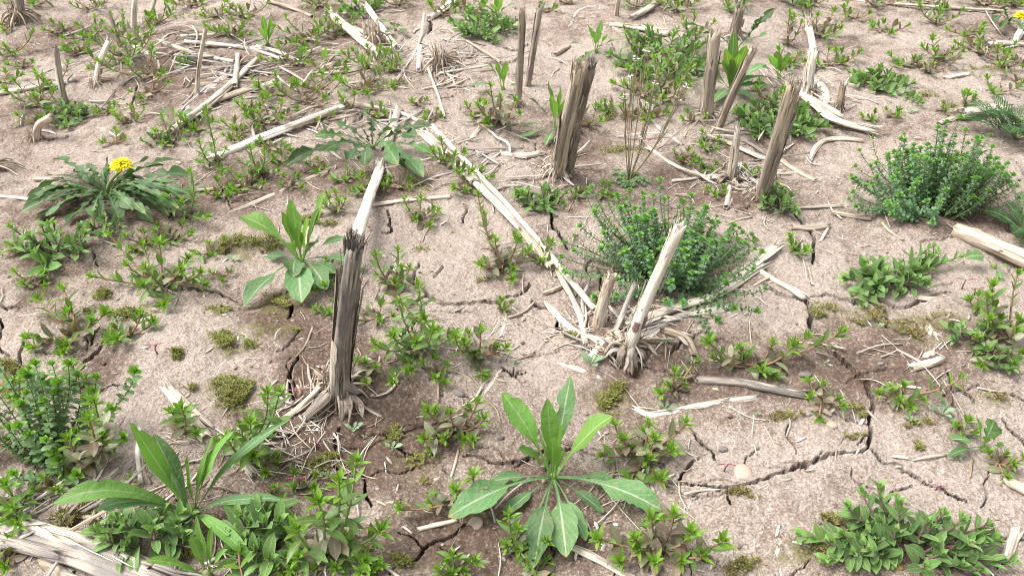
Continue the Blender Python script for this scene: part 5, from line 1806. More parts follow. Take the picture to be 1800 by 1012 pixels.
rosette(1284, 160, 'tall bright rosette of long leaves between the split stubs', [(1290, 55, .10, 26, .02, O, 'strap'), (1312, 80, .085, 26, .05, Y, 'strap'), (1276, 85, .08, 22, .04, Y, 'strap'), (1300, 95, .08, 24, .03, Y, 'strap'), (1330, 92, .06, 22, .1, Y, 'strap'), (1268, 105, .06, 20, .06, Y, 'strap'),
    (1345, 135, .015, 26, .1, O, 'strap'), (1352, 152, .006, 26, .08, O, 'strap'), (1210, 142, .02, 24, .1, O, 'strap'), (1355, 112, .03, 24, .12, O, 'strap'), (1250, 185, .006, 24, .08, O, 'strap'), (1325, 178, .006, 24, .08, O, 'strap'), (1288, 100, .07, 20, .02, Y, 'strap'), (1225, 120, .03, 24, .1, O, 'strap')])
rosette(1048, 92, 'small bright rosette standing on open soil near the top', [(1032, 42, .05, 20, .04, Y), (1058, 38, .05, 18, .04, Y), (1045, 56, .045, 18, .03, Y), (1095, 70, .03, 20, .1, O), (1000, 78, .025, 16, .1, O), (1070, 60, .035, 16, .06, Y), (1030, 100, .01, 18, .08, O), (1010, 118, .002, 20, .06, O), (1075, 100, .004, 18, .06, O)])
rosette(1368, 140, 'small shiny rosette between the tall bright rosette and the curved stalk', [(1352, 98, .05, 20, .04, Y), (1366, 90, .05, 22, .02, Y), (1388, 92, .045, 20, .06, Y), (1400, 120, .02, 20, .1, O), (1338, 118, .02, 18, .1, O), (1378, 108, .045, 18, .02, Y)])
rosette(884, 158, 'little bright rosette behind speedwell near the thin pair of stubs', [(872, 108, .045, 18, .04, Y), (890, 110, .045, 18, .03, Y), (858, 112, .04, 18, .08, Y), (830, 150, .01, 22, .08, O), (912, 150, .01, 18, .08, O), (885, 120, .04, 14, .02, Y)])
rosette(305, 222, 'small pale green rosette in front of the crossed heap', [(284, 190, .02, 14, .08, O), (306, 186, .03, 12, .04, Y), (318, 192, .025, 14, .06, Y), (340, 195, .015, 16, .1, O), (292, 200, .02, 10, .05, Y), (278, 212, .006, 14, .08, O), (335, 215, .004, 12, .08, O)])
rosette(470, 78, 'grassy rosette of narrow leaves near the top edge', [(462, 28, .05, 14, .06, Y, 'strap'), (492, 42, .045, 16, .08, O, 'strap'), (455, 50, .045, 14, .08, Y, 'strap'), (478, 30, .05, 12, .05, Y, 'strap'), (440, 60, .02, 14, .1, O, 'strap'), (505, 70, .015, 14, .1, O, 'strap'), (450, 78, .01, 14, .08, O, 'strap')])
rosette(875, 30, 'bright tall rosette cut by the top edge above a mouse-ear patch', [(868, -20, .05, 16, .04, Y, 'strap'), (890, -18, .05, 16, .04, Y, 'strap'), (880, -10, .05, 14, .03, Y, 'strap'), (822, 14, .03, 24, .1, O, 'strap'), (905, 8, .03, 16, .1, O, 'strap'), (860, 5, .04, 14, .05, Y, 'strap')])
rosette(572, 110, 'small blunt-leaved rosette beside the stout frayed stalk', [(574, 82, .03, 16, .04, Y), (566, 92, .03, 14, .05, Y), (602, 92, .015, 16, .1, O), (586, 100, .02, 14, .08, Y), (550, 108, .01, 14, .08, O)])
rosette(1728, 790, 'small pale rosette with round spoon leaves among reddish speedwell', [(1716, 732, .032, 22, .05, Y), (1748, 738, .036, 44, .06, O), (1758, 760, .024, 26, .1, Y), (1735, 768, .028, 18, .04, Y), (1672, 772, .014, 36, .1, O), (1665, 802, .006, 20, .08, O), (1765, 782, .012, 20, .1, Y)])
rosette(1745, 470, 'single broad toothed leaf lying beside the thick round stalk', [(1698, 452, .018, 44, .14, O), (1770, 470, .012, 22, .1, Y), (1760, 490, .004, 18, .06, O)])
rosette(695, 55, 'dark blunt rosette at the foot of the slim cream stalk', [(665, 35, .015, 20, .1, O), (705, 45, .02, 20, .1, O), (715, 58, .008, 18, .08, O), (680, 62, .006, 18, .08, O), (690, 40, .025, 16, .06, O)])

# ------------------------------------------------------------------ dandelions and other lobed weeds
D = 'dandelion_leaf'
dl = [(85, 272, .04, 44, .12), (130, 300, .035, 44, .14), (355, 305, .02, 44, .12), (335, 272, .03, 36, .12), (300, 285, .03, 36, .14), (20, 375, .012, 50, .1), (45, 392, .006, 46, .08), (350, 345, .010, 42, .08), (110, 400, .008, 40, .08), (280, 395, .006, 40, .1),
      (240, 300, .045, 34, .1), (150, 280, .045, 34, .1), (215, 395, .01, 42, .1), (60, 335, .025, 44, .14), (320, 330, .02, 40, .12), (265, 330, .035, 36, .12), (160, 385, .012, 42, .12), (190, 268, .05, 30, .08), (100, 350, .02, 42, .14), (270, 268, .04, 30, .1), (40, 350, .015, 40, .12), (230, 370, .02, 40, .14), (300, 365, .012, 38, .1), (140, 345, .03, 36, .14)]
_r = random.Random(77)
for _ in range(44):
    _a, _q = _r.random() * 6.283, _r.uniform(.55, 1.0)
    dl.append((190 + 170 * _q * math.cos(_a), 345 + 58 * _q * math.sin(_a), _r.uniform(.008, .035), _r.uniform(18, 30), _r.uniform(.08, .18)))
rt = rosette(190, 345, 'dark green dandelion with lobed leaves and one open yellow flower', [(190 + (a - 190) * .9, 345 + (b - 345) * .9, c * .8, d, e, D) for a, b, c, d, e in dl], kind='dandelion', name='dandelion', cat='dandelion', group='dandelions', seed=21)


def dandelion_flower(root, org, tipx, tipy, h, rad, seed):
    rng = random.Random(seed)
    g = G(tipx, tipy)
    c = P(tipx, tipy, org[2] + h) - org
    MB().add(tube(bez(np.array([0, 0, .004]), np.array([0, 0, .004]) + c * 0.3 + np.array([0, 0, h * .3]), c - np.array([0, 0, h * .3]), c, 8), np.linspace(.0022, .0018, 8), 7), 'stem_green').build('flower_stalk', root)
    fl = MB()
    for ring, (n, e, l, dz) in enumerate([(30, 0.0, 1.0, 0.0), (28, 0.12, .93, .0010), (24, 0.26, .80, .0016), (18, 0.45, .6, .002), (12, 0.8, .38, .0024)]):
        for k in range(n):
            a = (k + rng.uniform(-.25, .25) + ring * .5) / n * 6.283
            ee = e + rng.uniform(-.14, .14)
            d = np.array([math.cos(a) * math.cos(ee), math.sin(a) * math.cos(ee), math.sin(ee)])
            fl.add(leaf_tpl(prof_strap, rad * l * rng.uniform(.9, 1.08), rad * .2, 4, .35, .35, .0), 'ligule', aim(np.array([0, 0, dz]), d, np.array([0, 0, 1.0])))
    o = fl.build('flower_head', root, c)
    o['label'] = 'open yellow flower head'
    inv = MB()
    for k in range(14):
        a = k / 14 * 6.283
        d = np.array([math.cos(a) * .75, math.sin(a) * .75, .5])
        inv.add(leaf_tpl(prof_lance, rad * .55, rad * .18, 3, .3, -.5), 'dandelion_leaf', aim(np.array([0, 0, -rad * .32]), d, np.array([0, 0, 1.0])))
    inv.build('flower_bracts', root, c)


dandelion_flower(rt, np.array(rt.location), 213, 289, .042, 0.0150, 4)
dl = [(500, 292, .012, 40, .12), (552, 240, .02, 34, .12), (760, 222, .035, 44, .12), (745, 312, .012, 50, .14), (700, 290, .03, 52, .16), (655, 205, .03, 36, .1), (610, 285, .02, 42, .14), (735, 240, .03, 46, .14), (590, 215, .025, 30, .1), (690, 225, .035, 36, .12), (640, 292, .02, 46, .16), (720, 300, .012, 46, .14), (760, 270, .012, 36, .1), (570, 265, .02, 36, .12), (700, 208, .03, 30, .1), (635, 225, .035, 36, .1)]
rosette(655, 262, 'dandelion without flowers, leaves sprawled over crossing pale stalks', [(a, b, c, d, e, D) for a, b, c, d, e in dl], kind='dandelion', name='dandelion', cat='dandelion', group='dandelions', seed=22)
rosette(1292, 92, 'dark lobed dandelion leaves behind the tall bright rosette', [(1362, 15, .07, 26, .05, D), (1340, 30, .06, 26, .06, D), (1190, 42, .03, 24, .12, D), (1235, 58, .03, 24, .12, D), (1350, 60, .04, 24, .1, D)], kind='dandelion', name='dandelion', cat='dandelion', group='dandelions', seed=23)
rt = rosette(1772, 40, 'far dandelion with a small yellow flower at the picture edge', [(1745, 38, .02, 26, .14, D), (1760, 52, .01, 24, .12, D), (1800, 50, .01, 24, .1, D), (1735, 20, .02, 20, .1, D), (1820, 30, .02, 22, .1, D), (1760, 12, .03, 20, .1, D)], kind='dandelion', name='dandelion', cat='dandelion', group='dandelions', seed=24)
dandelion_flower(rt, np.array(rt.location), 1795, 28, .04, 0.013, 5)


def feathery(x, y, n, r, desc, seed, h=.06):
    """Finely cut fern-like leaves, each frond a part."""
    rng = random.Random(seed)
    org = G(x, y)
    root = thing('feathery_weed', desc, 'weed', org, (x, y), 'feathery weeds')
    m = mpp(y)
    for k in range(n):
        a = k * 2.399 + rng.random()
        L = r * m * rng.uniform(.7, 1.1)
        e = rng.uniform(.2, 1.1)
        tip = np.array([math.cos(a) * math.cos(e) * L, math.sin(a) * math.cos(e) * L, math.sin(e) * L * .9])
        path = bez(np.zeros(3), tip * .4 + np.array([0, 0, L * .2]), tip * .8 + np.array([0, 0, L * .15]), tip, 14)
        mb = MB().add(tube(path, np.linspace(.0009, .0003, 14), 4), 'stem_green')
        T, N, B = frames(path)
        for i in range(3, 14):
            q = i / 13
            for sg in (1, -1):
                pl = L * .26 * math.sin(math.pi * min(1, .2 + .75 * q)) * rng.uniform(.8, 1.2)
                d = norm(N[i] * sg + T[i] * .7)
                for s in range(4):
                    c = path[i] + d * pl * (s / 4)
                    for sg2 in (1, -1):
                        dd = norm(d * .8 + T[i] * sg2 * .8 + np.array([0, 0, rng.uniform(-.1, .5)]))
                        mb.add(leaf_tpl(prof_lance, pl * .42, pl * .12, 2, .2, .2), 'feather_leaf', aim(c, dd, np.array([0, 0, 1.0])))
                mb.add(leaf_tpl(prof_lance, pl, pl * .08, 2, .2, .1), 'feather_leaf', aim(path[i], d, np.array([0, 0, 1.0])))
        mb.build('frond', root)
    return root


feathery(1785, 245, 15, 95, 'feathery dark green weed at the edge behind the sandwort cushion', 3)
feathery(1800, 412, 13, 75, 'feathery fern-leaved weed beside the thick round stalk', 6)
feathery(1395, 12, 10, 40, 'small dense tuft with fine leaves at the top edge', 8)


def bittercress(x, y, tops, desc, seed):
    """Wiry branching stems with upright narrow pods and tiny white flowers."""
    rng = random.Random(seed)
    org = G(x, y)
    root = thing('bittercress', desc, 'weed', org, (x, y))
    for tx, ty, h in tops:
        tip = P(tx, ty, org[2] + h) - org
        path = bez(np.array([0, 0, 0]), tip * np.array([.5, .5, .25]), tip * np.array([.8, .8, .6]), tip, 12)
        st = MB().add(tube(path, np.linspace(.0008, .0004, 12), 5), 'stem_dark').build('stem', root)
        T, N, B = frames(path)
        pods = MB()
        for i in range(5, 12):
            for _ in range(1):
                a = rng.random() * 6.28
                d = norm(N[i] * math.cos(a) * .45 + B[i] * math.sin(a) * .45 + T[i])
                p0 = path[i]
                p1 = p0 + d * .004
                l = rng.uniform(.012, .02)
                pods.add(tube([p0, p1, p1 + T[i] * l * .5 + d * l * .2, p1 + T[i] * l + d * l * .25], [.0003, .0004, .0006, .0003], 4), 'stem_dark' if rng.random() < .7 else 'stem_red')
        pods.build('seed_pod', st)
        fl = MB()
        for _ in range(4):
            c = tip + np.array([rng.uniform(-.004, .004), rng.uniform(-.004, .004), rng.uniform(-.003, .003)])
            for k in range(4):
                a = k * 1.57 + rng.random() * .3
                fl.add(leaf_tpl(prof_oval, .0028, .0018, 2, .1, .2), 'white_petal', aim(c, np.array([math.cos(a) * .8, math.sin(a) * .8, .5]), np.array([0, 0, 1.0])))
        fl.build('flower', st)
    for k in range(16):
        a = k * 2.4
        L = rng.uniform(.012, .028)
        out = np.array([math.cos(a), math.sin(a), 0])
        pts = [np.zeros(3), out * L * .5 + np.array([0, 0, L * .25]), out * L + np.array([0, 0, L * .15])]
        mb = MB().add(tube(smooth_path(pts, 5), .0004, 4), 'stem_green')
        for q in (.45, .65, .85, 1.0):
            c, T = along(smooth_path(pts, 6), L * q)
            for sg in (1, -1):
                mb.add(leaf_tpl(prof_oval, .0045, .0034, 3, .2, .2), 'rosette_leaf', aim(c, norm(cross(T, [0, 0, 1]) * sg + T * .5), np.array([0, 0, 1.0])))
        mb.build('leaf', root)


bittercress(1105, 318, [(1100, 170, .10), (1118, 105, .125), (1135, 92, .13), (1150, 150, .11), (1203, 152, .11), (1190, 175, .09), (1142, 185, .08), (1110, 135, .115), (1130, 245, .05)], 'wiry bittercress with thin upright pods and tiny white flowers', 5)

# ------------------------------------------------------------------ sandwort cushions
sandwort(1180, 490, 150, 84, 165, .062, 'biggest blue-green sandwort bush behind the pale cream stub', 31, (-.01, .02), extra=[(1045, 375, .06), (1030, 340, .07), (1060, 430, .04), (1340, 440, .06), (1325, 470, .05), (1290, 540, .02), (1345, 505, .03), (1330, 545, .015), (1250, 590, .004), (1262, 560, .006), (1040, 330, .08), (1085, 345, .08), (1240, 365, .08), (1290, 395, .07), (1020, 400, .04), (1215, 345, .09), (1160, 320, .09), (1310, 425, .05)])
sandwort(1640, 372, 130, 52, 190, .080, 'round sandwort cushion on bare soil near the thick round stalk', 32, (.0, .02), extra=[(1505, 290, .02), (1512, 262, .05), (1770, 290, .06), (1790, 350, .03), (1780, 310, .05), (1660, 230, .09), (1720, 250, .09), (1740, 240, .085), (1790, 320, .04), (1500, 310, .01), (1535, 240, .06), (1590, 235, .08)])
sandwort(78, 812, 115, 75, 34, .07, 'loose sandwort at the near edge with open round-leaved stems', 33, (0, .01), scale=1.1, look='2', extra=[(238, 655, .06), (215, 770, .025), (170, 665, .05), (30, 700, .05), (60, 660, .06), (120, 640, .065), (15, 770, .03), (150, 700, .05), (100, 690, .06), (10, 850, .02), (195, 720, .04)])

# ------------------------------------------------------------------ mouse-ear chickweed
mouse_ear(1600, 968, 165, 50, 24, 'big hairy mouse-ear clump with purple stems in the near corner', scale=0.95, rise=.020, tips=[(1405, 940, .010), (1515, 862, .03), (1545, 858, .032), (1490, 890, .028), (1690, 912, .03), (1660, 900, .03), (1780, 985, .01), (1450, 985, .008), (1630, 915, .028), (1580, 885, .03), (1480, 940, .015), (1725, 950, .02)])
mouse_ear(1562, 500, 66, 28, 20, 'mouse-ear clump with a long arm reaching sideways on bare soil', scale=1.0, rise=.022, tips=[(1648, 440, .012), (1690, 450, .015), (1640, 432, .02), (1500, 520, .006), (1515, 535, .004), (1485, 490, .01)])
mouse_ear(1165, 112, 100, 44, 48, 'wide mouse-ear patch behind the bittercress', scale=1.0, rise=.03)
mouse_ear(1365, 222, 85, 34, 40, 'mouse-ear patch in front of the curved cream stalk', scale=1.0, rise=.022)
mouse_ear(850, 56, 62, 26, 32, 'dark mouse-ear patch close to the top edge', scale=1.0, rise=.025)
mouse_ear(1545, 150, 62, 18, 22, 'grey-green mouse-ear patch alone on pale soil', scale=1.0, rise=.014, tips=[(1620, 182, .01), (1565, 165, .01), (1490, 125, .015)])
mouse_ear(95, 445, 85, 26, 12, 'loose mouse-ear weed in front of the flowering dandelion', scale=1.05, rise=.03, tips=[(20, 400, .03), (85, 470, .004), (80, 490, .002), (150, 410, .03), (50, 415, .03)])
mouse_ear(262, 950, 95, 38, 22, 'mouse-ear weed beneath the long-leaved rosette', scale=1.05, rise=.02)
mouse_ear(465, 960, 60, 50, 16, 'blue-green mouse-ear weed between the long-leaved rosette and the tall speedwell', scale=1.25, rise=.03)
mouse_ear(950, 362, 55, 22, 16, 'small mouse-ear clump at the side of the diagonal stalk', scale=1.0, rise=.018)
mouse_ear(1365, 368, 34, 22, 12, 'small mouse-ear clump at the foot of the tall slim stub', scale=1.0, rise=.025)
mouse_ear(125, 212, 42, 26, 16, 'yellow-green mouse-ear clump beside the thin shredded stub', scale=1.0, rise=.02)
mouse_ear(1700, 600, 40, 22, 9, 'small dark mouse-ear weed on damp soil near the edge', scale=.8, rise=.018)
mouse_ear(1755, 640, 32, 16, 8, 'purple-tinged mouse-ear weed next to the reddish edge speedwell', scale=.8, rise=.012)
mouse_ear(640, 20, 48, 14, 18, 'mouse-ear tuft at the top edge beside the slim cream stalk', scale=.9, rise=.02)
mouse_ear(275, 250, 26, 12, 6, 'tiny mouse-ear sprout behind the dandelion', scale=.8, rise=.012)
mouse_ear(180, 405, 40, 16, 9, 'low mouse-ear sprout under the dandelion leaves', scale=.8, rise=.015)
mouse_ear(330, 112, 18, 9, 8, 'tiny round mouse-ear tuft on bare soil behind the slender stick', scale=.7, rise=.012)

# ------------------------------------------------------------------ speedwell
S = speedwell
S(285, 500, 105, 8, [(190, 410, .03), (278, 425, .045), (352, 478, .025), (288, 535, .012), (160, 485, .02), (255, 470, .04), (330, 455, .03), (360, 500, .01)], .3, scale=1.25)
S(135, 590, 95, 6, [(45, 592, .012), (65, 525, .02), (108, 505, .03), (160, 562, .02), (110, 618, .008), (55, 610, .008)], .5, scale=1.3)
S(225, 592, 60, 6, [(205, 595, .02), (268, 565, .012), (190, 600, .01)], .4, scale=1.2)
S(330, 375, 42, 6, [(335, 300, .06), (365, 380, .02), (290, 345, .04)], .2, upright=.3)
S(310, 420, 40, 5, None, .35)
S(372, 445, 26, 4, None, .5)
S(388, 492, 20, 3, None, .8, scale=.9)
S(735, 610, 95, 9, [(700, 530, .05), (735, 500, .06), (690, 590, .03), (760, 580, .04), (800, 585, .03), (720, 650, .012), (690, 670, .01), (660, 605, .03)], .2, scale=1.25)
S(840, 628, 60, 7, [(890, 610, .02), (845, 580, .035), (815, 600, .03), (850, 660, .005), (800, 590, .04)], .55, scale=1.1)
S(690, 500, 60, 7, [(700, 440, .04), (660, 445, .05), (720, 470, .03), (745, 560, .03)], .3, scale=1.05)
S(665, 560, 44, 5, None, .3)
S(585, 490, 50, 6, None, .25)
S(590, 372, 34, 6, None, .3, upright=.3)
S(575, 552, 26, 3, None, .1, scale=.9)
S(735, 385, 45, 7, [(710, 350, .025), (770, 370, .02), (740, 348, .03), (755, 395, .006)], .5)
S(885, 470, 55, 7, [(840, 340, .07), (850, 375, .06), (870, 420, .045), (930, 440, .03), (845, 465, .015), (900, 490, .006), (910, 420, .04)], .6, scale=1.1)
S(945, 460, 55, 6, [(970, 425, .03), (905, 410, .03), (985, 470, .01)], .3)
S(885, 545, 18, 4, None, .8, scale=.8, upright=.3)
S(1335, 645, 80, 7, [(1420, 590, .035), (1480, 582, .03), (1245, 600, .03), (1300, 610, .02), (1255, 630, .01), (1395, 605, .03), (1360, 660, .005)], .55, scale=1.2)
S(1188, 685, 34, 5, [(1185, 650, .03), (1160, 690, .01), (1225, 632, .012)], .5)
S(1445, 705, 42, 6, [(1420, 668, .012), (1480, 712, .01), (1440, 735, .004)], .75)
S(1575, 700, 40, 4, [(1690, 662, .03), (1620, 700, .01), (1600, 715, .006), (1545, 690, .01)], .4, scale=1.1)
S(1752, 812, 50, 6, [(1800, 805, .02), (1770, 840, .006)], .85)
S(1772, 600, 62, 7, [(1745, 500, .06), (1790, 480, .07), (1735, 520, .05), (1790, 560, .03), (1740, 560, .03)], .5, scale=1.15, upright=.2)
S(1740, 620, 44, 6, None, .7)
S(1400, 445, 28, 5, [(1388, 415, .02), (1415, 440, .015)], .15)
S(800, 760, 68, 9, [(750, 720, .03), (745, 770, .02), (840, 705, .03), (850, 735, .02), (790, 725, .03), (760, 790, .006), (830, 770, .01)], .7, scale=1.1)
S(845, 870, 50, 5, [(705, 893, .012), (760, 880, .01), (800, 860, .02), (830, 835, .03)], .75, fill=False, scale=1.2)
S(560, 975, 95, 5, [(595, 845, .095), (558, 880, .075), (625, 810, .10), (668, 930, .04), (640, 985, .02), (520, 930, .05)], .25, scale=1.55)
S(655, 1005, 26, 6, None, .1, upright=.2)
S(505, 1010, 30, 6, None, .1, upright=.3)
S(800, 1008, 30, 4, [(795, 975, .02), (832, 985, .015), (770, 1000, .01)], .2)
S(1130, 800, 78, 9, [(1205, 742, .03), (1140, 745, .03), (1080, 745, .03), (1095, 770, .03), (1160, 840, .012), (1105, 845, .01), (1180, 790, .02), (1060, 800, .01), (1150, 770, .03)], .75, scale=1.25)
S(1165, 965, 95, 10, [(1145, 910, .04), (1185, 905, .04), (1050, 945, .03), (1270, 950, .03), (1215, 935, .04), (1115, 945, .03), (1150, 985, .02), (1235, 975, .02), (1090, 985, .015)], .7, scale=1.3)
S(905, 960, 46, 5, [(895, 905, .035), (910, 930, .03), (935, 985, .01), (960, 950, .02)], .15, scale=1.1)
S(945, 1008, 34, 4, None, .2)
S(150, 815, 62, 8, [(155, 735, .07), (120, 770, .05), (180, 770, .04), (165, 705, .08)], .65, scale=1.2)
S(25, 905, 60, 6, [(20, 890, .03), (10, 850, .04), (30, 920, .02)], .15, scale=1.15)
S(320, 755, 40, 5, [(318, 715, .05), (345, 760, .02)], .3, upright=.4)
S(420, 790, 60, 6, [(440, 740, .05), (400, 770, .04), (470, 690, .07), (445, 800, .02), (490, 690, .06)], .25, scale=1.3)
S(500, 935, 30, 4, None, .25)
S(45, 695, 30, 3, None, .3)
S(130, 672, 26, 4, [(125, 640, .03), (150, 668, .01)], .5)
S(475, 820, 20, 4, None, .3, scale=.9)
S(1690, 765, 26, 4, None, .2)
S(1000, 815, 0.1, 3, [(880, 800, .01)], .5, fill=False, scale=.9) if False else None
# middle distance
S(790, 285, 56, 9, [(775, 245, .035), (800, 270, .03), (830, 300, .02), (760, 265, .03)], .4)
S(830, 330, 44, 7, None, .4)
S(640, 335, 30, 5, None, .2)
S(455, 300, 60, 7, [(440, 260, .04), (490, 300, .02), (420, 310, .02), (465, 270, .04)], .4)
S(430, 330, 50, 6, None, .35)
S(375, 285, 44, 6, [(362, 190, .09), (390, 300, .02), (350, 250, .05)], .25)
S(475, 215, 50, 8, None, .4)
S(510, 330, 26, 4, None, .3)
S(560, 300, 22, 4, None, .3)
S(230, 215, 34, 6, None, .75)
S(190, 200, 30, 5, None, .3)
S(265, 165, 42, 5, None, .6, rise=.2)
S(70, 185, 42, 7, None, .25)
S(22, 98, 42, 7, None, .3)
S(12, 145, 26, 5, None, .3)
S(110, 55, 30, 5, None, .45, rise=.2)
S(160, 65, 34, 7, None, .15)
S(165, 18, 44, 9, None, .15)
S(215, 62, 30, 6, None, .15, upright=.3)
S(245, 72, 40, 8, None, .25)
S(225, 105, 46, 8, None, .3)
S(250, 135, 46, 7, None, .4)
S(180, 120, 30, 5, None, .4)
S(280, 40, 26, 5, None, .2, upright=.3)
S(410, 62, 44, 8, None, .25)
S(430, 30, 34, 6, None, .5)
S(445, 195, 34, 6, None, .3)
S(545, 70, 46, 8, None, .3)
S(600, 62, 44, 7, None, .25)
S(520, 115, 54, 9, None, .3)
S(580, 130, 40, 7, None, .25)
S(640, 158, 50, 9, None, .25)
S(690, 125, 40, 7, [(688, 75, .045), (700, 95, .04)], .25)
S(490, 165, 44, 7, None, .4)
S(535, 180, 34, 5, None, .5)
S(665, 205, 26, 5, None, .2)
S(615, 195, 26, 4, None, .2, upright=.5)
S(880, 215, 44, 7, [(862, 150, .055), (905, 175, .04), (840, 185, .03), (880, 170, .05)], .55)
S(840, 205, 30, 5, None, .5)
S(780, 28, 26, 5, None, .4)
S(700, 10, 40, 6, None, .35)
S(960, 22, 26, 5, None, .2)
S(1175, 178, 56, 9, None, .3, upright=.2)
S(1128, 165, 40, 7, None, .2)
S(1200, 130, 40, 7, None, .2)
S(1245, 262, 30, 6, None, .2)
S(1240, 300, 20, 4, None, .1)
S(1200, 285, 30, 5, None, .5)
S(1066, 195, 16, 4, None, .1, scale=.9)
S(1035, 222, 30, 5, None, .3)
S(1285, 22, 54, 9, None, .15, upright=.2)
S(1190, 18, 44, 7, None, .2)
S(1120, 12, 40, 6, None, .25)
S(1215, 60, 36, 5, None, .5)
S(1440, 62, 42, 7, None, .3)
S(1385, 80, 26, 6, None, .3, upright=.9)
S(1385, 115, 22, 4, None, .2)
S(1560, 55, 26, 5, None, .4, rise=.2)
S(1645, 42, 42, 6, None, .3)
S(1655, 105, 34, 7, None, .3)
S(1635, 128, 24, 7, None, .95, desc='red dying weed with shrivelled leaves', scale=.8)
S(1590, 115, 26, 5, None, .3)
S(1762, 118, 44, 8, None, .35, upright=.2)
S(1720, 92, 34, 5, None, .5)
S(1790, 110, 34, 6, None, .4)
S(1695, 188, 18, 3, None, .4, upright=.5)
S(1660, 195, 18, 3, None, .6)
S(1530, 212, 18, 3, None, .6)
S(1565, 205, 20, 3, None, .4)
S(1450, 118, 22, 4, None, .3)
S(1620, 8, 60, 8, None, .25)
S(1730, 8, 60, 9, None, .2)
S(1785, 10, 50, 8, None, .3)
S(1540, 10, 40, 6, None, .4)
S(340, 10, 40, 6, None, .3)
S(60, 10, 30, 5, None, .4)
S(560, 12, 44, 7, None, .25)
S(995, 8, 36, 6, None, .3)
S(1430, 8, 34, 6, None, .3)
S(1060, 345, 26, 5, None, .2)
S(430, 235, 40, 6, None, .45)
S(350, 225, 24, 4, None, .4)
S(565, 215, 26, 4, None, .3)
S(1320, 310, 18, 3, None, .2)
S(1215, 215, 26, 5, None, .2)

for x, y, r, n, rd in [(45, 118, 30, 5, .3), (95, 152, 26, 4, .4), (62, 218, 24, 4, .3), (205, 252, 26, 4, .4), (300, 255, 34, 5, .3), (412, 245, 34, 5, .4), (560, 160, 40, 6, .3), (655, 118, 34, 6, .2), (735, 185, 24, 4, .3), 
                       (478, 262, 34, 5, .3), (830, 22, 30, 5, .2), (1110, 205, 26, 4, .3), (1150, 205, 30, 5, .2), (1345, 175, 24, 4, .2), (1480, 112, 24, 4, .3), (1500, 34, 30, 5, .4), (1695, 62, 30, 5, .3), (1785, 145, 34, 6, .3), (1752, 165, 26, 4, .5), (385, 345, 34, 5, .3), (500, 290, 30, 5, .4),
                       (610, 320, 26, 4, .2), (700, 330, 26, 4, .4), (255, 430, 34, 5, .4), (60, 500, 34, 4, .4), (380, 30, 30, 5, .3), (20, 45, 26, 5, .3), (140, 95, 26, 5, .2), (760, 210, 22, 4, .3), (1015, 345, 22, 4, .2), (1260, 345, 22, 4, .2), (1720, 545, 34, 5, .4), (640, 660, 30, 5, .2), (765, 660, 34, 5, .3), (480, 890, 34, 5, .2), (540, 850, 26, 4, .2), (590, 990, 40, 5, .2), (95, 860, 40, 5, .5), (215, 870, 30, 4, .3), (15, 985, 30, 4, .3)]:
    S(x, y, r, n, None, rd)

# ------------------------------------------------------------------ seedlings
for x, y, r, n in [(622, 756, 24, 6), (690, 790, 20, 5), (575, 838, 18, 4), (1040, 640, 28, 7), (1165, 605, 20, 4), (1655, 730, 32, 6), (1600, 742, 18, 4), (690, 470, 14, 4), (470, 800, 20, 5), (1545, 575, 12, 4), (410, 460, 16, 4), (205, 565, 14, 4), (1170, 720, 26, 5), (700, 770, 12, 4),
                   (925, 1000, 16, 4), (1680, 808, 14, 4), (430, 600, 10, 4), (1215, 640, 18, 4), (795, 845, 12, 3), (1450, 640, 10, 3), (905, 640, 10, 3), (1330, 730, 8, 3), (640, 770, 9, 3), (1600, 200, 14, 4), (1080, 300, 12, 4)]:
    seedling(x, y, r, n, 'tiny pale round-leaved seedling' if r < 16 else 'small round-leaved seedling')


def red_seedling(x, y, hpx, desc, seed):
    rng = random.Random(seed)
    org = G(x, y)
    h = hpx * mpp(y)
    root = thing('red_seedling', desc, 'seedling', org, (x, y), 'red seedlings')
    MB().add(tube([(0, 0, -.001), (rng.uniform(-.001, .001), 0, h * .6), (rng.uniform(-.003, .003), 0, h)], [.0007, .0006, .0005], 5), 'seedling_red').build('stem', root)
    for sg in (1, -1):
        sh = leaf_tpl(prof_lance, h * .9, h * .16, 3, .2, .3)
        MB().add(sh, 'seedling_red', aim(np.array([0, 0, h]), np.array([sg, rng.uniform(-.4, .4), .35]), np.array([0, 0, 1.0]))).build('leaf', root)


for i, (x, y, h, d) in enumerate([(527, 855, 24, 'dark red thread-like seedling beside a crack near fine straw'), (277, 622, 20, 'red seedling on pale soil between moss cushions'), (1272, 828, 20, 'red seedling next to the teardrop seed'), (1690, 510, 22, 'red seedling in front of the thick round stalk'), (1712, 520, 16, 'small red seedling paired with another by the round stalk'), (478, 875, 22, 'red seedling near the foreground rosette leaf'),
                                   (520, 700, 20, 'red seedling by the fallen thin stalk'), (625, 725, 20, 'red stubby seedling at the roots of the thick stub'), (1645, 862, 14, 'tiny purple seedling at the end of a crack'), (560, 790, 18, 'reddish seedling in the patch of fine straw')]):
    red_seedling(x, y, h, d, i)

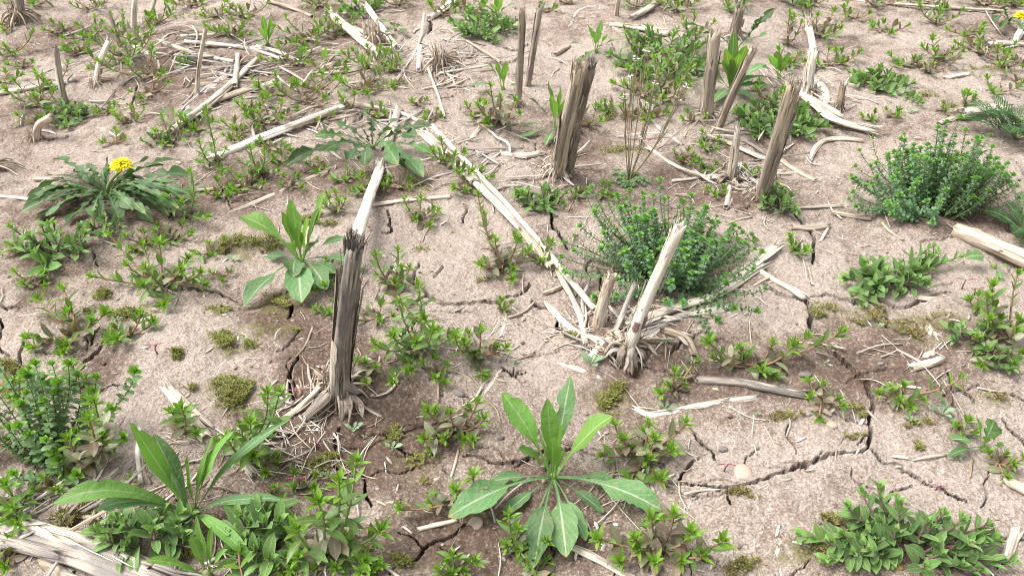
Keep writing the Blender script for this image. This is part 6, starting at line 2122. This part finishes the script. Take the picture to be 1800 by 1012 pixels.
# ------------------------------------------------------------------ seeds, chips and stones
def flat_seed(x, y, l, w, ang, desc, mat='seed', name='flat_seed', dome=.12):
    org = G(x, y)
    m = mpp(y)
    L, W = l * m, w * m
    v, f = [], []
    rings, seg = 5, 22
    for i in range(rings):
        q = (i + 1) / rings
        for k in range(seg):
            a = k / seg * 6.283
            rx = 0.5 * math.cos(a)
            ry = 0.5 * math.sin(a) * (1 - .38 * max(0, -math.cos(a)) ** 1.5)
            v.append((rx * L * q, ry * W * q, W * dome * (1 - q ** 4)))
    v.append((0, 0, W * dome))
    for k in range(seg):
        f.append((len(v) - 1, k, (k + 1) % seg))
    for i in range(rings - 1):
        for k in range(seg):
            f.append((i * seg + k, (i + 1) * seg + k, (i + 1) * seg + (k + 1) % seg, i * seg + (k + 1) % seg))
    o = len(v)
    for k in range(seg):
        x_, y_, z_ = v[(rings - 1) * seg + k]
        v.append((x_ * .9, y_ * .9, -W * .12))
    for k in range(seg):
        a = (rings - 1) * seg
        f.append((a + k, o + k, o + (k + 1) % seg, a + (k + 1) % seg))
    f.append(tuple(o + k for k in range(seg - 1, -1, -1)))
    ob = MB().add((v, f, np.zeros((len(v), 3))), mat).build(name)
    ob.location = org + np.array([0, 0, W * .1])
    ob.rotation_euler = (math.radians(14), math.radians(-6), ang)
    tag(ob, desc, 'seed', (x, y))
    return ob


flat_seed(1306, 834, 40, 35, 1.1, 'flat teardrop-shaped pinkish beige seed lying above the crack')
flat_seed(835, 921, 30, 26, .2, 'tan rounded dry leaf disc half under the big rosette leaf', 'dead_leaf', 'dead_leaf')
flat_seed(1462, 748, 15, 22, 1.4, 'pale tan dead leaf hanging from the reddish speedwell', 'dead_leaf', 'dead_leaf')
flat_seed(1570, 992, 34, 18, -.7, 'yellowed oval leaf in the big hairy mouse-ear clump', 'yellow_leaf', 'yellow_leaf')
flat_seed(1322, 432, 14, 12, .4, 'tiny pale seed beside the sandwort bush', 'dead_leaf', 'flat_seed')


def stone(x, y, r, desc, seed, mat='pebble'):
    rng = np.random.RandomState(seed)
    org = G(x, y)
    R = r * mpp(y)
    v, f = [], []
    nu, nv = 10, 6
    for i in range(nv + 1):
        th = math.pi * i / nv
        for k in range(nu):
            ph = k / nu * 6.283
            d = np.array([math.sin(th) * math.cos(ph), math.sin(th) * math.sin(ph), math.cos(th)])
            s = R * (1 + .22 * math.sin(ph * 2 + seed) * math.sin(th) + (0 if i in (0, nv) else rng.uniform(-.13, .13)))
            v.append(d * s * np.array([1.15, .9, .65]))
    for i in range(nv):
        for k in range(nu):
            f.append((i * nu + k, (i + 1) * nu + k, (i + 1) * nu + (k + 1) % nu, i * nu + (k + 1) % nu))
    ob = MB().add((np.array(v), f, np.zeros((len(v), 3))), mat).build('pebble', None, org + np.array([0, 0, R * .25]))
    tag(ob, desc, 'stone', (x, y), 'pebbles')


for i, (x, y, r, d) in enumerate([(1548, 640, 5, 'dark round pebble on damp soil'), (1415, 660, 9, 'dark clod beside the long-armed speedwell'), (808, 693, 9, 'flat brown pebble by the reddish speedwell'), (1508, 635, 4, 'small reddish pebble near a dark one'), (1635, 845, 4, 'tiny dark pebble near the end of a crack'), (1368, 722, 4, 'tiny grey pebble below the weathered stick'), (880, 770, 5, 'tiny brown pebble above the foreground rosette'), (1270, 790, 7, 'dark soil lump by the reddish weed'), (1083, 922, 4, 'small white pebble under the rosette leaf')]):
    stone(x, y, r, d, i + 1, 'pebble' if i != 8 else 'white_petal')


# ------------------------------------------------------------------ the field goes on beyond the picture
def build_margin():
    rng = random.Random(12)
    fol = MB()
    straw = MB()

    def shown(wx, wy, pad=0):
        d = wy * math.cos(PITCH) + CAM_H * math.sin(PITCH)
        if d < .05:
            return False
        px = 900 + FPX * wx / d
        py = 506 - FPX * (wy * math.sin(PITCH) - CAM_H * math.cos(PITCH)) / d
        return -40 - pad < px < 1840 + pad and -20 - pad < py < 1030 + pad

    n = 0
    for _ in range(1500):
        wx, wy = rng.gauss(0, 1.4), rng.uniform(-0.4, 1.0 + 3.6 * rng.random())
        # outside the part of the field that the photograph shows
        d = wy * math.cos(PITCH) + (CAM_H) * math.sin(PITCH)
        px = 900 + FPX * wx / max(d, .05)
        dy = wy * math.sin(PITCH) - CAM_H * math.cos(PITCH)
        py = 506 - FPX * dy / max(d, .05)
        if d > .05 and -90 < px < 1890 and -40 < py < 1100:
            continue
        inside = d > .05 and -880 < px < 2680 and -240 < py < 1480
        z = gh(wx, wy) if inside else -0.02
        o = np.array([wx, wy, z])
        if rng.random() < .62:
            for k in range(rng.randint(4, 7)):
                a = rng.random() * 6.28
                L = rng.uniform(.02, .06)
                tip = o + np.array([math.cos(a) * L, math.sin(a) * L, L * rng.uniform(.2, .6)])
                path = shoot_path(rng, o, tip, .12, 6)
                fol.add(tube(path, .0011, 3), 'stem_red')
                for s in (.3, .5, .7, .85):
                    p, T = along(path, L * s)
                    for sg in (1, -1):
                        a_ = norm(cross(T, [0, 0, 1.0]) * sg + T * .4 + np.array([0, 0, .3]))
                        add_mb(fol, SPEED.pick('mid' if s < .8 else 'tip', rng)[0], aim(p, a_, np.array([0, 0, 1.0]), rng.uniform(.9, 1.4)))
                add_mb(fol, SPEED.pick('bud', rng)[0], aim(path[-1], norm(tip - o + np.array([0, 0, .02])), np.array([0, 0, 1.0])))
        else:
            a = rng.random() * 6.28
            L = rng.uniform(.05, .3)
            r = rng.uniform(.002, .009)
            if any(shown(wx + math.cos(a) * L * q, wy + math.sin(a) * L * q, 30) for q in (.25, .5, .75, 1.0)):
                continue
            p = [o + np.array([0, 0, r]), o + np.array([math.cos(a) * L, math.sin(a) * L, r])]
            if inside:
                p[1][2] = gh(p[1][0], p[1][1]) + r
            straw.add(stalk_shape(p, r, r * .9, 8, 6, (), r, r, .8, .12, _), rng.choice(['stalk_pale', 'husk', 'stalk_tan']))
    o = fol.build('field_weeds')
    o['kind'] = 'stuff'
    o['label'] = 'scattered low green weeds in the field around'
    o = straw.build('field_stubble_litter')
    o['kind'] = 'stuff'
    o['label'] = 'scattered straw lying in the field around'


build_margin()

# ------------------------------------------------------------------ labels: what it is, then which one it is
MARKS = [('the yellow dandelion flower', 213, 300), ('the thick grey-black stub', 610, 560), ('the brown double stub', 1005, 220), ('the pale cream stub', 1130, 540), ('the star-shaped foreground rosette', 970, 850), ('the upright-leaved bright rosette', 530, 440),
         ('the long-leaved near rosette', 335, 890), ('the big hairy mouse-ear clump', 1590, 940), ('the round sandwort cushion', 1640, 330), ('the teardrop seed', 1306, 834), ('the short fat cream twig', 1628, 640), ('the weathered grey stick', 1320, 680),
         ('the sprawled flowerless dandelion', 655, 255), ('the long cream stalk', 490, 230), ('the slender standing stick', 353, 110), ('the thin shredded stub', 108, 140), ('the two stubs at the top edge', 245, 15), ('the stout frayed stalk', 630, 68), ('the broken root crown', 772, 108),
         ('the thin pair of stubs', 925, 90), ('the tall bright rosette', 1290, 110), ('the tall slim stub', 1368, 250), ('the curved cream stalk', 1455, 190), ('the red dying weed', 1636, 122), ('the pale forked stalk', 1770, 78), ('the hollow stalk piece', 1733, 196), ('the mouse-ear clump with an arm', 1570, 490),
         ('the bittercress', 1115, 250), ('the diagonal stalk', 850, 340), ('the loose near sandwort', 90, 760), ('the olive moss cushion', 418, 665), ('the knee-shaped stub', 78, 225), ('the crossed heap of stalks', 400, 150), ('the thick round stalk', 1745, 430), ('the big shaggy husk', 100, 970), ('the top corner fibre fan', 34, 20), ('the small moss near a crack', 235, 550),
         ('the weathered white corner stick', 1777, 960), ('the pale round-leaved rosette', 1728, 770), ('the long-armed speedwell', 1400, 620), ('the frayed white husk strip', 1225, 712)]


def finish_labels():
    used = {}
    for t in THINGS:
        used.setdefault(t[1], []).append(t)
    todo = []
    for desc, lst in used.items():
        if len(lst) == 1 and len(desc.split()) >= 5:
            lst[0][0]['label'] = desc
        else:
            todo += lst
    groups = {}
    for t in todo:
        o, desc, x, y = t
        best = min(MARKS, key=lambda m: (m[1] - x) ** 2 + ((m[2] - y) * 1.5) ** 2)
        dx, dy = x - best[1], (y - best[2]) * 1.5
        rel = ('left of' if dx < 0 else 'right of') if abs(dx) > abs(dy) else ('behind' if dy < 0 else 'in front of')
        key = f'{desc} {rel} {best[0]}'
        groups.setdefault(key, []).append((dx * dx + dy * dy, o))
    for key, lst in groups.items():
        lst.sort(key=lambda q: q[0])
        if len(lst) == 1:
            lst[0][1]['label'] = key
        else:
            for k, (_, o) in enumerate(lst):
                o['label'] = key + (', nearer' if k == 0 else ', farther') if len(lst) == 2 else key + ', ' + ['nearest', 'second nearest', 'third nearest', 'fourth nearest', 'fifth nearest', 'sixth nearest'][min(k, 5)]


finish_labels()
